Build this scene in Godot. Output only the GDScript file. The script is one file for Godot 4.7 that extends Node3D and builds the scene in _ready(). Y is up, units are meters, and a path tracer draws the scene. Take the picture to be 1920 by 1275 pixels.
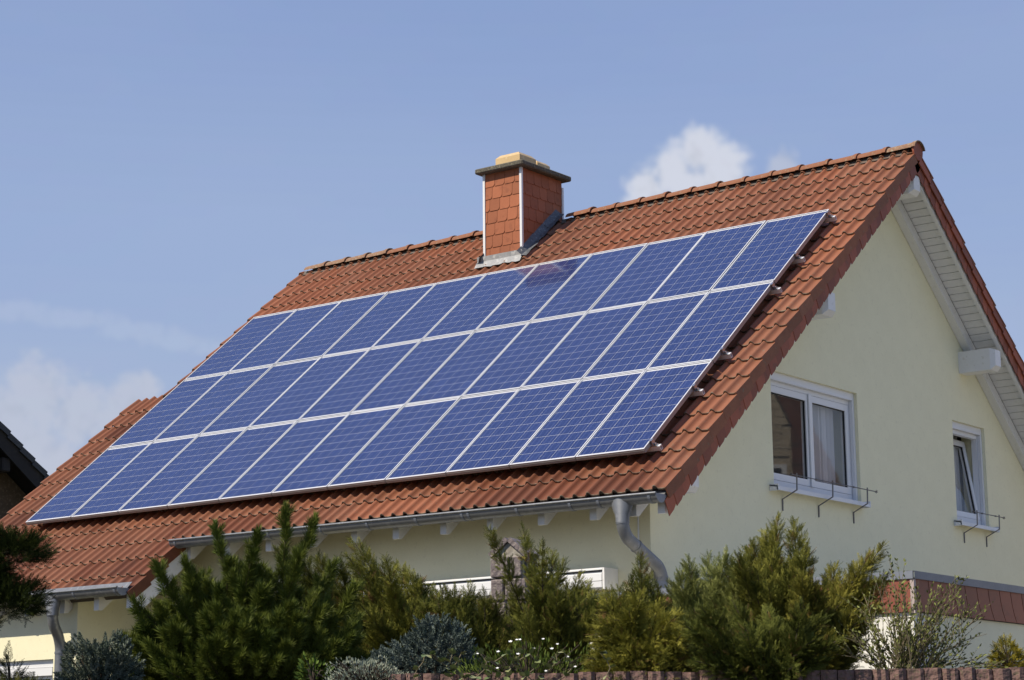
extends Node3D
# A house with a tiled roof carrying 33 solar panels. x runs along the ridge, z towards the street, y is up; metres.

const TH := 0.687298
const RIDGE_Y := 4.177
const RIDGE_Z := -5.326
const TW := 0.306      # width of a roof tile
const TC := 0.339      # exposed length of a course
const EAVE := 7.257    # eave of the main slope, metres below the ridge along the slope
const XG := 9.444      # outer edge of the verge tiles
const XW := 8.93       # outer face of the gable wall
const ZF := -0.21      # outer face of the front wall
const GROUND := -3.9
var S := sin(TH)
var Co := cos(TH)
var rng := RandomNumberGenerator.new()
var M := {}
var house: Node3D

# ---------------------------------------------------------------- mesh helpers
class MB:
	var v := PackedVector3Array()
	var n := PackedVector3Array()
	var uv := PackedVector2Array()
	var ix := PackedInt32Array()
	func quad(a: Vector3, b: Vector3, c: Vector3, d: Vector3) -> void:   # counter-clockwise seen from outside
		var nn := (b - a).cross(c - a)
		if nn.length_squared() < 1e-14:
			nn = (c - a).cross(d - a)
		nn = nn.normalized()
		var k := v.size()
		v.append_array([a, b, c, d])
		n.append_array([nn, nn, nn, nn])
		uv.append_array([Vector2(0, 1), Vector2(1, 1), Vector2(1, 0), Vector2(0, 0)])
		ix.append_array([k, k + 2, k + 1, k, k + 3, k + 2])
	func quadn(a: Vector3, b: Vector3, c: Vector3, d: Vector3, na: Vector3, nb: Vector3, nc: Vector3, nd: Vector3) -> void:
		var k := v.size()
		v.append_array([a, b, c, d])
		n.append_array([na, nb, nc, nd])
		uv.append_array([Vector2(0, 1), Vector2(1, 1), Vector2(1, 0), Vector2(0, 0)])
		ix.append_array([k, k + 2, k + 1, k, k + 3, k + 2])
	func tri(a: Vector3, b: Vector3, c: Vector3) -> void:
		var nn := (b - a).cross(c - a).normalized()
		var k := v.size()
		v.append_array([a, b, c])
		n.append_array([nn, nn, nn])
		uv.append_array([Vector2(0, 1), Vector2(1, 1), Vector2(0.5, 0)])
		ix.append_array([k, k + 2, k + 1])
	func box(c: Vector3, s: Vector3, t := Transform3D()) -> void:
		var h := s * 0.5
		var p := []
		for i in 8:
			p.append(t * (c + Vector3(h.x if i & 1 else -h.x, h.y if i & 2 else -h.y, h.z if i & 4 else -h.z)))
		quad(p[4], p[5], p[7], p[6])
		quad(p[1], p[0], p[2], p[3])
		quad(p[5], p[1], p[3], p[7])
		quad(p[0], p[4], p[6], p[2])
		quad(p[6], p[7], p[3], p[2])
		quad(p[0], p[1], p[5], p[4])
	func prism(pts: PackedVector2Array, t: Transform3D, z0: float, z1: float) -> void:   # outline counter-clockwise, seen from +z
		if Geometry2D.is_polygon_clockwise(pts):
			pts = pts.duplicate()
			pts.reverse()
		var id := Geometry2D.triangulate_polygon(pts)
		for i in range(0, id.size(), 3):
			var a := pts[id[i]]
			var b := pts[id[i + 1]]
			var c := pts[id[i + 2]]
			if (b - a).cross(c - a) < 0:
				var q := b
				b = c
				c = q
			tri(t * Vector3(a.x, a.y, z1), t * Vector3(b.x, b.y, z1), t * Vector3(c.x, c.y, z1))
			tri(t * Vector3(a.x, a.y, z0), t * Vector3(c.x, c.y, z0), t * Vector3(b.x, b.y, z0))
		for i in pts.size():
			var a := pts[i]
			var b := pts[(i + 1) % pts.size()]
			quad(t * Vector3(a.x, a.y, z0), t * Vector3(b.x, b.y, z0), t * Vector3(b.x, b.y, z1), t * Vector3(a.x, a.y, z1))
	func tube(path: Array, rad, sides := 8, caps := true) -> void:
		var rings := []
		var nrm := []
		var up := Vector3.ZERO
		for i in path.size():
			var p: Vector3 = path[i]
			var d: Vector3
			if i == 0:
				d = path[1] - p
			elif i == path.size() - 1:
				d = p - path[i - 1]
			else:
				d = (path[i + 1] - p).normalized() + (p - path[i - 1]).normalized()
			d = d.normalized()
			if up == Vector3.ZERO:
				up = d.cross(Vector3.UP)
				if up.length() < 0.05:
					up = d.cross(Vector3.RIGHT)
			up = (up - d * up.dot(d)).normalized()
			var w := d.cross(up)
			var r: float = rad[i] if rad is Array else rad
			var ring := []
			var nn := []
			for k in sides:
				var an := TAU * k / sides
				var o := up * cos(an) + w * sin(an)
				ring.append(p + o * r)
				nn.append(o)
			rings.append(ring)
			nrm.append(nn)
		for i in path.size() - 1:
			for k in sides:
				var j := (k + 1) % sides
				quadn(rings[i][k], rings[i][j], rings[i + 1][j], rings[i + 1][k], nrm[i][k], nrm[i][j], nrm[i + 1][j], nrm[i + 1][k])
		if caps:
			for k in range(1, sides - 1):
				tri(rings[0][0], rings[0][k + 1], rings[0][k])
				var e: Array = rings[-1]
				tri(e[0], e[k], e[k + 1])
	func add_to(m: ArrayMesh) -> ArrayMesh:
		var a := []
		a.resize(Mesh.ARRAY_MAX)
		a[Mesh.ARRAY_VERTEX] = v
		a[Mesh.ARRAY_NORMAL] = n
		a[Mesh.ARRAY_TEX_UV] = uv
		a[Mesh.ARRAY_INDEX] = ix
		m.add_surface_from_arrays(Mesh.PRIMITIVE_TRIANGLES, a)
		return m
	func mesh() -> ArrayMesh:
		return add_to(ArrayMesh.new())

func part(parent: Node, called: String, mesh: Mesh, mat: Material, xf := Transform3D()) -> MeshInstance3D:
	var o := MeshInstance3D.new()
	o.name = called
	o.mesh = mesh
	if mat:
		for i in mesh.get_surface_count():
			o.set_surface_override_material(i, mat)
	o.transform = xf
	parent.add_child(o, true)
	return o

func group(parent: Node, called: String, xf := Transform3D()) -> Node3D:
	var o := Node3D.new()
	o.name = called
	o.transform = xf
	parent.add_child(o, true)
	return o

func tag(o: Node, label: String, category: String, grp := "", kind := "") -> void:
	if label: o.set_meta("label", label)
	if category: o.set_meta("category", category)
	if grp: o.set_meta("group", grp)
	if kind: o.set_meta("kind", kind)

func boxm(c: Vector3, s: Vector3, t := Transform3D()) -> ArrayMesh:
	var b := MB.new()
	b.box(c, s, t)
	return b.mesh()

func span(a: Vector3, b: Vector3) -> ArrayMesh:   # box between two corners
	return boxm((a + b) * 0.5, (b - a).abs())

func chbox(s: Vector3, c: float) -> ArrayMesh:   # box with chamfered edges, centred
	var b := MB.new()
	var h := s * 0.5
	var P := func(ax: int, i: Vector3) -> Vector3:   # corner point pulled in on all axes but ax
		var q := Vector3(i.x * (h.x - c), i.y * (h.y - c), i.z * (h.z - c))
		q[ax] = i[ax] * h[ax]
		return q
	for ax in 3:
		var u := (ax + 1) % 3
		var w := (ax + 2) % 3
		for sg in [-1.0, 1.0]:
			var q := []
			for e in [[-1, -1], [1, -1], [1, 1], [-1, 1]]:
				var i := Vector3.ZERO
				i[ax] = sg
				i[u] = e[0]
				i[w] = e[1]
				q.append(P.call(ax, i))
			if sg > 0: b.quad(q[0], q[1], q[2], q[3])
			else: b.quad(q[3], q[2], q[1], q[0])
		for s1 in [-1.0, 1.0]:
			for s2 in [-1.0, 1.0]:   # edge along ax between faces u and w
				var i0 := Vector3.ZERO
				i0[ax] = -1
				i0[u] = s1
				i0[w] = s2
				var i1 := i0
				i1[ax] = 1
				var a: Vector3 = P.call(u, i0)
				var d: Vector3 = P.call(w, i0)
				var e: Vector3 = P.call(w, i1)
				var f: Vector3 = P.call(u, i1)
				if s1 * s2 < 0: b.quad(a, f, e, d)
				else: b.quad(d, e, f, a)
	for i in 8:
		var k := Vector3(1 if i & 1 else -1, 1 if i & 2 else -1, 1 if i & 4 else -1)
		var x: Vector3 = P.call(0, k)
		var y: Vector3 = P.call(1, k)
		var z: Vector3 = P.call(2, k)
		if k.x * k.y * k.z > 0: b.tri(x, y, z)
		else: b.tri(x, z, y)
	return b.mesh()

# wall standing in the plane z = 0 of its own frame: outline with rectangular openings, thickness towards -z
func wall_mesh(outline: PackedVector2Array, holes: Array, depth: float) -> ArrayMesh:
	var b := MB.new()
	if Geometry2D.is_polygon_clockwise(outline):
		outline.reverse()
	var cuts := []
	for p in outline: cuts.append(p.x)
	for h: Rect2 in holes: cuts.append_array([h.position.x, h.end.x])
	cuts.sort()
	for i in cuts.size() - 1:
		var x0: float = cuts[i]
		var x1: float = cuts[i + 1]
		if x1 - x0 < 1e-5: continue
		var ys := [[-50.0, 50.0]]
		for h: Rect2 in holes:
			if h.position.x < x1 - 1e-5 and h.end.x > x0 + 1e-5:
				var out := []
				for y in ys:
					if h.position.y > y[0]: out.append([y[0], minf(y[1], h.position.y)])
					if h.end.y < y[1]: out.append([maxf(y[0], h.end.y), y[1]])
				ys = out
		for y in ys:
			var r := PackedVector2Array([Vector2(x0, y[0]), Vector2(x1, y[0]), Vector2(x1, y[1]), Vector2(x0, y[1])])
			for q in Geometry2D.intersect_polygons(outline, r):
				if Geometry2D.is_polygon_clockwise(q): q.reverse()
				for k in range(1, q.size() - 1):
					b.tri(Vector3(q[0].x, q[0].y, 0), Vector3(q[k].x, q[k].y, 0), Vector3(q[k + 1].x, q[k + 1].y, 0))
					b.tri(Vector3(q[0].x, q[0].y, -depth), Vector3(q[k + 1].x, q[k + 1].y, -depth), Vector3(q[k].x, q[k].y, -depth))
	var loops := [outline]
	for h: Rect2 in holes:
		loops.append(PackedVector2Array([h.position, Vector2(h.position.x, h.end.y), h.end, Vector2(h.end.x, h.position.y)]))
	for l in loops:
		for i in l.size():
			var p: Vector2 = l[i]
			var q: Vector2 = l[(i + 1) % l.size()]
			b.quad(Vector3(p.x, p.y, -depth), Vector3(q.x, q.y, -depth), Vector3(q.x, q.y, 0), Vector3(p.x, p.y, 0))
	return b.mesh()

# ---------------------------------------------------------------- textures and materials
func lin(r: float, g: float, b: float) -> Color:
	return Color(r, g, b).linear_to_srgb()

func noise_img(size: int, sd: int, freq: float, oct := 4, type := FastNoiseLite.TYPE_SIMPLEX_SMOOTH) -> Image:
	var f := FastNoiseLite.new()
	f.seed = sd
	f.noise_type = type
	f.frequency = freq
	f.fractal_octaves = oct
	if type == FastNoiseLite.TYPE_CELLULAR:
		f.cellular_return_type = FastNoiseLite.RETURN_CELL_VALUE
		f.fractal_type = FastNoiseLite.FRACTAL_NONE
	var im := f.get_seamless_image(size, size, false, false, 0.15, true)
	im.convert(Image.FORMAT_L8)
	return im

# albedo texture: a base colour broken by coarse and fine noise, with patches of a second colour where a third noise is high
func patch_tex(size: int, sd: int, c0: Color, c1: Color, spots: Color, over: float, f1 := 0.012, f2 := 0.09, f3 := 0.03) -> ImageTexture:
	var a := noise_img(size, sd, f1).get_data()
	var b := noise_img(size, sd + 1, f2, 3).get_data()
	var c := noise_img(size, sd + 2, f3, 5).get_data()
	var out := PackedByteArray()
	out.resize(size * size * 3)
	for i in size * size:
		var t := clampf(a[i] / 255.0 * 0.55 + b[i] / 255.0 * 0.45, 0, 1)
		var q := c0.lerp(c1, t)
		var s := clampf((c[i] / 255.0 - over) * 9.0, 0.0, 0.85)
		q = q.lerp(spots, s)
		out[i * 3] = int(q.r * 255)
		out[i * 3 + 1] = int(q.g * 255)
		out[i * 3 + 2] = int(q.b * 255)
	var im := Image.create_from_data(size, size, false, Image.FORMAT_RGB8, out)
	im.generate_mipmaps()
	return ImageTexture.create_from_image(im)

func bump_tex(size: int, sd: int, freq: float, oct := 3) -> ImageTexture:
	return ImageTexture.create_from_image(noise_img(size, sd, freq, oct))

func mat(c: Color, rough := 0.7, metal := 0.0) -> StandardMaterial3D:
	var m := StandardMaterial3D.new()
	m.albedo_color = c
	m.roughness = rough
	m.metallic = metal
	m.cull_mode = BaseMaterial3D.CULL_DISABLED
	return m

func tri_mat(tex: Texture2D, scale: float, rough := 0.8, tint := Color.WHITE, bump: Texture2D = null, bump_cm := 0.1, metal := 0.0) -> StandardMaterial3D:
	var m := mat(tint, rough, metal)
	m.albedo_texture = tex
	m.uv1_triplanar = true
	m.uv1_world_triplanar = true
	m.uv1_scale = Vector3.ONE * scale
	if bump:
		m.heightmap_enabled = true
		m.heightmap_texture = bump
		m.heightmap_scale = bump_cm
	return m

func make_materials() -> void:
	var grain := bump_tex(256, 5, 0.12)
	var rough_grain := bump_tex(256, 15, 0.05, 4)
	var tile_tex := patch_tex(512, 21, lin(0.19, 0.064, 0.028), lin(0.30, 0.110, 0.050), lin(0.18, 0.145, 0.095), 0.78)
	M.tiles = []
	for k in 7:
		var t: float = [1.0, 0.97, 1.05, 0.92, 1.03, 0.84, 0.76][k]
		var w: float = [0.0, 0.015, -0.01, 0.0, 0.03, -0.05, -0.05][k]
		M.tiles.append(tri_mat(tile_tex, 0.83 + 0.07 * k, 0.72, Color(t, t * (1 + w * 1.5), t * (1 + w * 3)), grain, 0.08))
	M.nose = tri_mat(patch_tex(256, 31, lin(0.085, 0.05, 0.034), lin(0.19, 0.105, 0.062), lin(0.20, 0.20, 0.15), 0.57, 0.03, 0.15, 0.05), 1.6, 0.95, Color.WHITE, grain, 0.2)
	M.under = mat(lin(0.13, 0.115, 0.10), 0.95)
	M.ridge = [tri_mat(patch_tex(256, 41, lin(0.19, 0.072, 0.034), lin(0.28, 0.115, 0.056), lin(0.25, 0.20, 0.13), 0.70, 0.02, 0.12, 0.06), 1.1, 0.85, Color.WHITE, grain, 0.12)]
	M.ridge.append(tri_mat(patch_tex(256, 44, lin(0.19, 0.10, 0.06), lin(0.30, 0.17, 0.10), lin(0.33, 0.31, 0.22), 0.58, 0.02, 0.12, 0.06), 1.3, 0.9, Color.WHITE, grain, 0.12))
	M.verge = []
	for k in 3:
		M.verge.append(tri_mat(patch_tex(128, 51 + k, lin(0.24, 0.058, 0.027), lin(0.31, 0.085, 0.038), lin(0.2, 0.06, 0.03), 0.7), 1.2, 0.6, Color.WHITE * [1.0, 0.9, 1.08][k]))
	M.slate = []
	for k in 4:
		var t: float = [1.0, 0.94, 1.05, 0.98][k]
		M.slate.append(tri_mat(patch_tex(128, 61 + k, lin(0.30, 0.098, 0.044), lin(0.35, 0.120, 0.056), lin(0.27, 0.09, 0.042), 0.72), 1.5, 0.62, Color(t, t, t)))
	for q in M.slate: q.metallic_specular = 0.35
	M.fascia = []
	for k in 3:
		var t: float = [1.0, 0.93, 1.06][k]
		M.fascia.append(tri_mat(patch_tex(128, 71 + k, lin(0.21, 0.060, 0.034), lin(0.26, 0.075, 0.042), lin(0.19, 0.058, 0.035), 0.7), 1.5, 0.5, Color(t, t, t)))
	M.stucco = tri_mat(patch_tex(512, 81, lin(0.79, 0.75, 0.52), lin(0.85, 0.81, 0.57), lin(0.76, 0.72, 0.50), 0.78, 0.006, 0.05, 0.02), 1.0, 0.92, Color.WHITE, bump_tex(512, 85, 0.22, 2), 0.2)
	M.white_wall = tri_mat(patch_tex(256, 91, lin(0.72, 0.70, 0.62), lin(0.78, 0.76, 0.68), lin(0.70, 0.68, 0.6), 0.8), 0.7, 0.9, Color.WHITE, grain, 0.15)
	M.paint = tri_mat(patch_tex(256, 95, lin(0.70, 0.70, 0.69), lin(0.78, 0.78, 0.77), lin(0.62, 0.61, 0.57), 0.76, 0.01, 0.06, 0.04), 0.9, 0.45)
	M.trim = mat(lin(0.42, 0.34, 0.31), 0.6)
	M.upvc = mat(lin(0.72, 0.73, 0.74), 0.3)
	M.zinc = tri_mat(patch_tex(256, 101, lin(0.17, 0.18, 0.19), lin(0.26, 0.27, 0.285), lin(0.33, 0.34, 0.35), 0.70, 0.01, 0.05, 0.03), 1.1, 0.46, Color.WHITE, null, 0.1, 0.55)
	M.zinc_dark = tri_mat(patch_tex(256, 105, lin(0.17, 0.19, 0.22), lin(0.24, 0.26, 0.30), lin(0.28, 0.3, 0.34), 0.7), 1.1, 0.5, Color.WHITE, null, 0.1, 0.3)
	M.lead_shaded = tri_mat(patch_tex(256, 109, lin(0.07, 0.075, 0.08), lin(0.15, 0.155, 0.165), lin(0.26, 0.265, 0.27), 0.66, 0.02, 0.1, 0.04), 2.0, 0.55, Color.WHITE, rough_grain, 0.4, 0.2)  # flashing beside the chimney, its shade put into the colour
	M.lead_lit = tri_mat(patch_tex(128, 111, lin(0.22, 0.225, 0.23), lin(0.38, 0.385, 0.39), lin(0.5, 0.5, 0.49), 0.62, 0.02, 0.1, 0.04), 2.0, 0.6)  # same flashing on the sunny front, lit tone put into the colour
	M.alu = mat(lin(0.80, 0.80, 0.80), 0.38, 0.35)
	M.alu_side_shade = mat(lin(0.34, 0.34, 0.34), 0.35, 0.45)  # same aluminium as the lips, darkened to paint shade into the frame gaps
	M.steel = mat(lin(0.5, 0.5, 0.5), 0.3, 0.9)
	M.iron = tri_mat(patch_tex(128, 113, lin(0.10, 0.10, 0.105), lin(0.17, 0.17, 0.175), lin(0.2, 0.14, 0.1), 0.72), 3.0, 0.5, Color.WHITE, null, 0.1, 0.3)
	M.concrete = tri_mat(patch_tex(256, 117, lin(0.055, 0.05, 0.04), lin(0.15, 0.135, 0.105), lin(0.27, 0.25, 0.16), 0.62, 0.03, 0.14, 0.08), 1.8, 0.95, Color.WHITE, rough_grain, 0.5)
	M.clay = tri_mat(patch_tex(128, 121, lin(0.52, 0.36, 0.17), lin(0.62, 0.45, 0.23), lin(0.66, 0.52, 0.31), 0.66), 2.0, 0.5)
	M.backsheet = mat(lin(0.66, 0.67, 0.69), 0.5)
	M.gasket = mat(lin(0.012, 0.012, 0.013), 0.6)
	M.room = mat(lin(0.50, 0.46, 0.40), 0.9)
	M.curtain = mat(lin(0.52, 0.51, 0.50), 0.9)
	M.curtain.backlight = Color(0.3, 0.3, 0.3)
	M.pane = mat(Color(0.75, 0.8, 0.82, 0.05), 0.02)
	M.pane.transparency = BaseMaterial3D.TRANSPARENCY_ALPHA
	M.cover_glass = mat(Color(0.2, 0.24, 0.3, 0.015), 0.07)
	M.cover_glass.metallic_specular = 0.5
	M.cover_glass.transparency = BaseMaterial3D.TRANSPARENCY_ALPHA
	M.cells = []
	for k in 5:
		M.cells.append(cell_mat(k))
	M.stone = tri_mat(patch_tex(256, 131, lin(0.14, 0.115, 0.115), lin(0.24, 0.20, 0.195), lin(0.34, 0.30, 0.25), 0.62, 0.02, 0.15, 0.06), 2.2, 0.95, Color.WHITE, rough_grain, 0.8)
	M.mortar = tri_mat(patch_tex(128, 135, lin(0.33, 0.30, 0.25), lin(0.42, 0.39, 0.33), lin(0.25, 0.22, 0.18), 0.66), 2.0, 0.95, Color.WHITE, rough_grain, 0.5)
	M.block = []
	for k in 3:
		M.block.append(tri_mat(patch_tex(256, 141 + k, lin(0.12, 0.07, 0.058), lin(0.24, 0.145, 0.125), lin(0.10, 0.085, 0.05), 0.62, 0.03, 0.16, 0.07), 2.0 + 0.3 * k, 0.95, Color.WHITE, rough_grain, 1.0))
	M.soil = tri_mat(patch_tex(256, 151, lin(0.03, 0.022, 0.014), lin(0.07, 0.052, 0.034), lin(0.05, 0.06, 0.02), 0.6), 1.0, 1.0, Color.WHITE, rough_grain, 1.0)
	M.grass = tri_mat(patch_tex(256, 155, lin(0.035, 0.055, 0.014), lin(0.075, 0.10, 0.028), lin(0.10, 0.09, 0.04), 0.66), 0.4, 1.0, Color.WHITE, rough_grain, 1.5)
	M.asphalt = tri_mat(patch_tex(256, 161, lin(0.04, 0.04, 0.042), lin(0.07, 0.07, 0.07), lin(0.09, 0.088, 0.08), 0.7, 0.01, 0.2, 0.02), 0.5, 0.9, Color.WHITE, grain, 0.3)
	M.paving = tri_mat(patch_tex(256, 163, lin(0.44, 0.42, 0.37), lin(0.54, 0.515, 0.46), lin(0.30, 0.28, 0.24), 0.7, 0.02, 0.1, 0.04), 0.6, 0.9)  # kept pale so yard and garage roof bounce sunlight onto the gable
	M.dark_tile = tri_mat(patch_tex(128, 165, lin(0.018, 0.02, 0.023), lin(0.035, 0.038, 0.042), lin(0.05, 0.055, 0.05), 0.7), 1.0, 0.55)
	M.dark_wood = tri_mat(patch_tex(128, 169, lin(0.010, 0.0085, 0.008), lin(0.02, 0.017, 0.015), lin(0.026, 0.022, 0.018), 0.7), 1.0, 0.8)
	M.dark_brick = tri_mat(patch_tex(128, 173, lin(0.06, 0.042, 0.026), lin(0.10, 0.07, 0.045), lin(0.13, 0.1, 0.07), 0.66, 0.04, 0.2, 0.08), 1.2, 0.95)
	M.tan_shingle = tri_mat(patch_tex(128, 177, lin(0.40, 0.34, 0.25), lin(0.52, 0.45, 0.34), lin(0.34, 0.28, 0.2), 0.66), 0.8, 0.85)
	M.brown_brick = tri_mat(patch_tex(128, 181, lin(0.13, 0.055, 0.035), lin(0.20, 0.09, 0.06), lin(0.26, 0.2, 0.16), 0.68), 1.6, 0.9)
	M.bark = mat(lin(0.055, 0.04, 0.028), 0.95)
	M.twig = mat(lin(0.17, 0.14, 0.085), 0.9)
	M.leaf = mat(Color.WHITE, 0.62)
	M.leaf.vertex_color_use_as_albedo = true
	M.leaf.backlight = Color(0.16, 0.16, 0.16)
	M.leaf.metallic_specular = 0.18
	M.needle = mat(Color.WHITE, 0.5)
	M.needle.vertex_color_use_as_albedo = true
	M.needle.metallic_specular = 0.25
	for k in 3:
		M["ivy%d" % k] = mat([lin(0.16, 0.19, 0.07), lin(0.24, 0.25, 0.11), lin(0.11, 0.15, 0.05)][k], 0.5)
	M.petal = mat(lin(0.82, 0.82, 0.80), 0.6)
	M.petal.backlight = Color(0.3, 0.3, 0.3)

func cell_mat(k: int) -> StandardMaterial3D:
	var size := 128
	var a := noise_img(size, 200 + k, 0.075, 1, FastNoiseLite.TYPE_CELLULAR).get_data()
	var b := noise_img(size, 210 + k, 0.03, 4).get_data()
	var out := PackedByteArray()
	out.resize(size * size * 3)
	var c0 := lin(0.0115, 0.021, 0.094)
	var c1 := lin(0.027, 0.046, 0.165)
	var tone: float = [0.0, 0.12, -0.1, 0.05, 0.34][k]
	for y in size:
		for x in size:
			var i := y * size + x
			var t := clampf(a[i] / 255.0 * 0.55 + b[i] / 255.0 * 0.35 + tone, 0, 1.3)
			var q := c0.lerp(c1, t)
			if absi(x - 34) < 2 or absi(x - 94) < 2:
				q = lin(0.12, 0.15, 0.30)
			out[i * 3] = int(clampf(q.r, 0, 1) * 255)
			out[i * 3 + 1] = int(clampf(q.g, 0, 1) * 255)
			out[i * 3 + 2] = int(clampf(q.b, 0, 1) * 255)
	var m := mat(Color.WHITE, 0.5)
	m.metallic_specular = 0.2
	m.albedo_texture = ImageTexture.create_from_image(Image.create_from_data(size, size, false, Image.FORMAT_RGB8, out))
	return m

# ---------------------------------------------------------------- sky
const CUMULUS := [[-31.97, 16.49, 0.75], [-31.39, 15.97, 0.84], [-32.7, 15.94, 0.72], [-33.46, 15.61, 0.58], [-32.16, 15.28, 1.16], [-33.21, 15.0, 0.87], [-31.12, 15.46, 0.61], [-33.95, 14.76, 0.62], [-34.5, 14.4, 0.5], [-30.75, 15.1, 0.5]]
const WISPS := [[-50.12, 9.86, 1.08], [-50.8, 9.42, 0.87], [-48.98, 9.47, 1.01], [-47.72, 9.71, 0.79], [-47.28, 10.26, 0.4], [-49.57, 8.26, 0.65], [-50.21, 8.67, 0.87], [-29.62, 16.04, 0.46]]
const STREAKS := [[-54.0, 12.3, 0.34], [-51.18, 12.12, 0.30], [-49.2, 11.97, 0.28], [-47.49, 11.68, 0.26], [-46.33, 11.45, 0.24], [-45.17, 11.25, 0.2]]
var n_big := FastNoiseLite.new()
var n_fine := FastNoiseLite.new()

func sky_color(az: float, el: float) -> Color:   # degrees; az 0 looks to -z, 90 to +x
	if el < -0.5:
		return Color(0.36, 0.36, 0.33)
	var stops := [[-0.5, Color(0.735, 0.765, 0.83)], [4.0, Color(0.705, 0.745, 0.832)], [9.0, Color(0.65, 0.716, 0.838)], [14.0, Color(0.598, 0.682, 0.836)], [20.0, Color(0.548, 0.636, 0.81)], [35.0, Color(0.48, 0.585, 0.79)], [60.0, Color(0.39, 0.51, 0.75)], [90.0, Color(0.35, 0.48, 0.73)]]
	var c: Color = stops[-1][1]
	for i in stops.size() - 1:
		if el <= stops[i + 1][0]:
			c = stops[i][1].lerp(stops[i + 1][1], (el - stops[i][0]) / (stops[i + 1][0] - stops[i][0]))
			break
	var dir := Vector3(sin(deg_to_rad(az)) * cos(deg_to_rad(el)), sin(deg_to_rad(el)), -cos(deg_to_rad(az)) * cos(deg_to_rad(el)))
	var big := n_big.get_noise_3dv(dir * 100.0)
	# thin high haze everywhere, in long soft bands
	var veil := clampf(0.5 + 0.9 * n_big.get_noise_3dv(Vector3(dir.x * 60.0, dir.y * 260.0, dir.z * 60.0)), 0, 1)
	c = c.lerp(Color(0.74, 0.78, 0.86), 0.15 * veil)
	# scattered small clouds low over the horizon, all round
	if el < 34.0 and el > 0.0 and (az > -16.0 or az < -60.0):
		var k := smoothstep(0.22, 0.50, big + 0.35 * n_fine.get_noise_3dv(dir * 420.0)) * smoothstep(34.0, 24.0, el) * smoothstep(0.0, 4.0, el)
		c = c.lerp(Color(0.85, 0.86, 0.895), 0.75 * k)
	return c

func cloud_over(c: Color, az: float, el: float) -> Color:
	var squeeze := cos(deg_to_rad(el))
	var f := n_fine.get_noise_2d(az * 34.0, el * 34.0)
	var g := n_fine.get_noise_2d(az * 95.0 + 300.0, el * 95.0)
	for set_ in [[CUMULUS, 0.86, Color(0.86, 0.868, 0.905)], [WISPS, 0.52, Color(0.815, 0.815, 0.85)], [STREAKS, 0.22, Color(0.80, 0.83, 0.89)]]:
		var d := 0.0
		for b in set_[0]:
			var e := Vector2((az - b[0]) * squeeze, el - b[1])
			if set_[0] == STREAKS:
				e.x *= 0.22
			d = maxf(d, 1.0 - e.length() / (b[2] * 1.25))
		if d > 0.0:
			var k: float = smoothstep(-0.02, 0.62, d + 0.34 * f + 0.24 * g) * set_[1]
			var tone: Color = set_[2]
			tone = tone.darkened(clampf(-0.09 * f - 0.04 * g, 0.0, 0.08))
			c = c.lerp(tone, k)
	return c

func make_sky() -> Sky:
	n_big.seed = 11
	n_big.frequency = 0.03
	n_big.fractal_octaves = 4
	n_fine.seed = 12
	n_fine.frequency = 0.03
	n_fine.fractal_octaves = 5
	var lo := Image.create(1024, 512, false, Image.FORMAT_RGB8)
	for y in 512:
		var el := 90.0 - (y + 0.5) / 512.0 * 180.0
		if el < -1.0:
			lo.fill_rect(Rect2i(0, y, 1024, 1), sky_color(0.0, el))
			continue
		for x in 1024:
			var az := (x + 0.5) / 1024.0 * 360.0
			lo.set_pixel(x, y, sky_color(az if az < 180.0 else az - 360.0, el))
	lo.resize(4096, 2048, Image.INTERPOLATE_CUBIC)
	var x0 := int((360.0 - 62.0) / 360.0 * 4096)
	var x1 := int((360.0 - 14.0) / 360.0 * 4096)
	for y in range(int(66.0 / 180.0 * 2048), int(89.0 / 180.0 * 2048)):
		var el := 90.0 - (y + 0.5) / 2048.0 * 180.0
		for x in range(x0, x1):
			var az := (x + 0.5) / 4096.0 * 360.0 - 360.0
			lo.set_pixel(x, y, cloud_over(lo.get_pixel(x, y), az, el))
	var m := PanoramaSkyMaterial.new()
	m.panorama = ImageTexture.create_from_image(lo)
	var s := Sky.new()
	s.sky_material = m
	return s

func _ready() -> void:
	rng.seed = 7
	var cam := Camera3D.new()
	cam.name = "camera"
	cam.position = Vector3(20.1743, -3.0131, 16.7328)
	cam.rotation = Vector3(0.201256, 0.650429, -0.010416)
	cam.fov = 18.26
	cam.near = 0.1
	cam.far = 2000.0
	add_child(cam)
	cam.current = true
	var we := WorldEnvironment.new()
	we.name = "world_environment"
	var e := Environment.new()
	e.background_mode = Environment.BG_SKY
	e.sky = make_sky()
	e.tonemap_mode = Environment.TONE_MAPPER_LINEAR
	e.tonemap_exposure = 1.12
	e.background_energy_multiplier = 0.89
	e.sdfgi_enabled = true
	e.ssao_enabled = true
	e.ssil_enabled = true
	we.environment = e
	add_child(we)
	var sun := DirectionalLight3D.new()
	sun.name = "sun"
	sun.light_energy = 1.55
	sun.light_color = Color(1.0, 0.955, 0.88)
	sun.light_angular_distance = 0.53
	sun.shadow_enabled = true
	add_child(sun)
	sun.look_at_from_position(Vector3.ZERO, -Vector3(-0.45, 1.2, 1.0), Vector3.UP)
	make_materials()
	build_ground()
	build_house()
	build_panels()
	build_garage()
	build_neighbours()
	build_garden()

# ---------------------------------------------------------------- ground
func gv(a: float, y: float, b: float) -> Vector3:   # garden frame: a along the retaining wall, b inwards from it
	return Vector3(14.12 + a * 0.7957 - b * 0.6055, y, 8.77 - a * 0.6055 - b * 0.7957)

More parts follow.
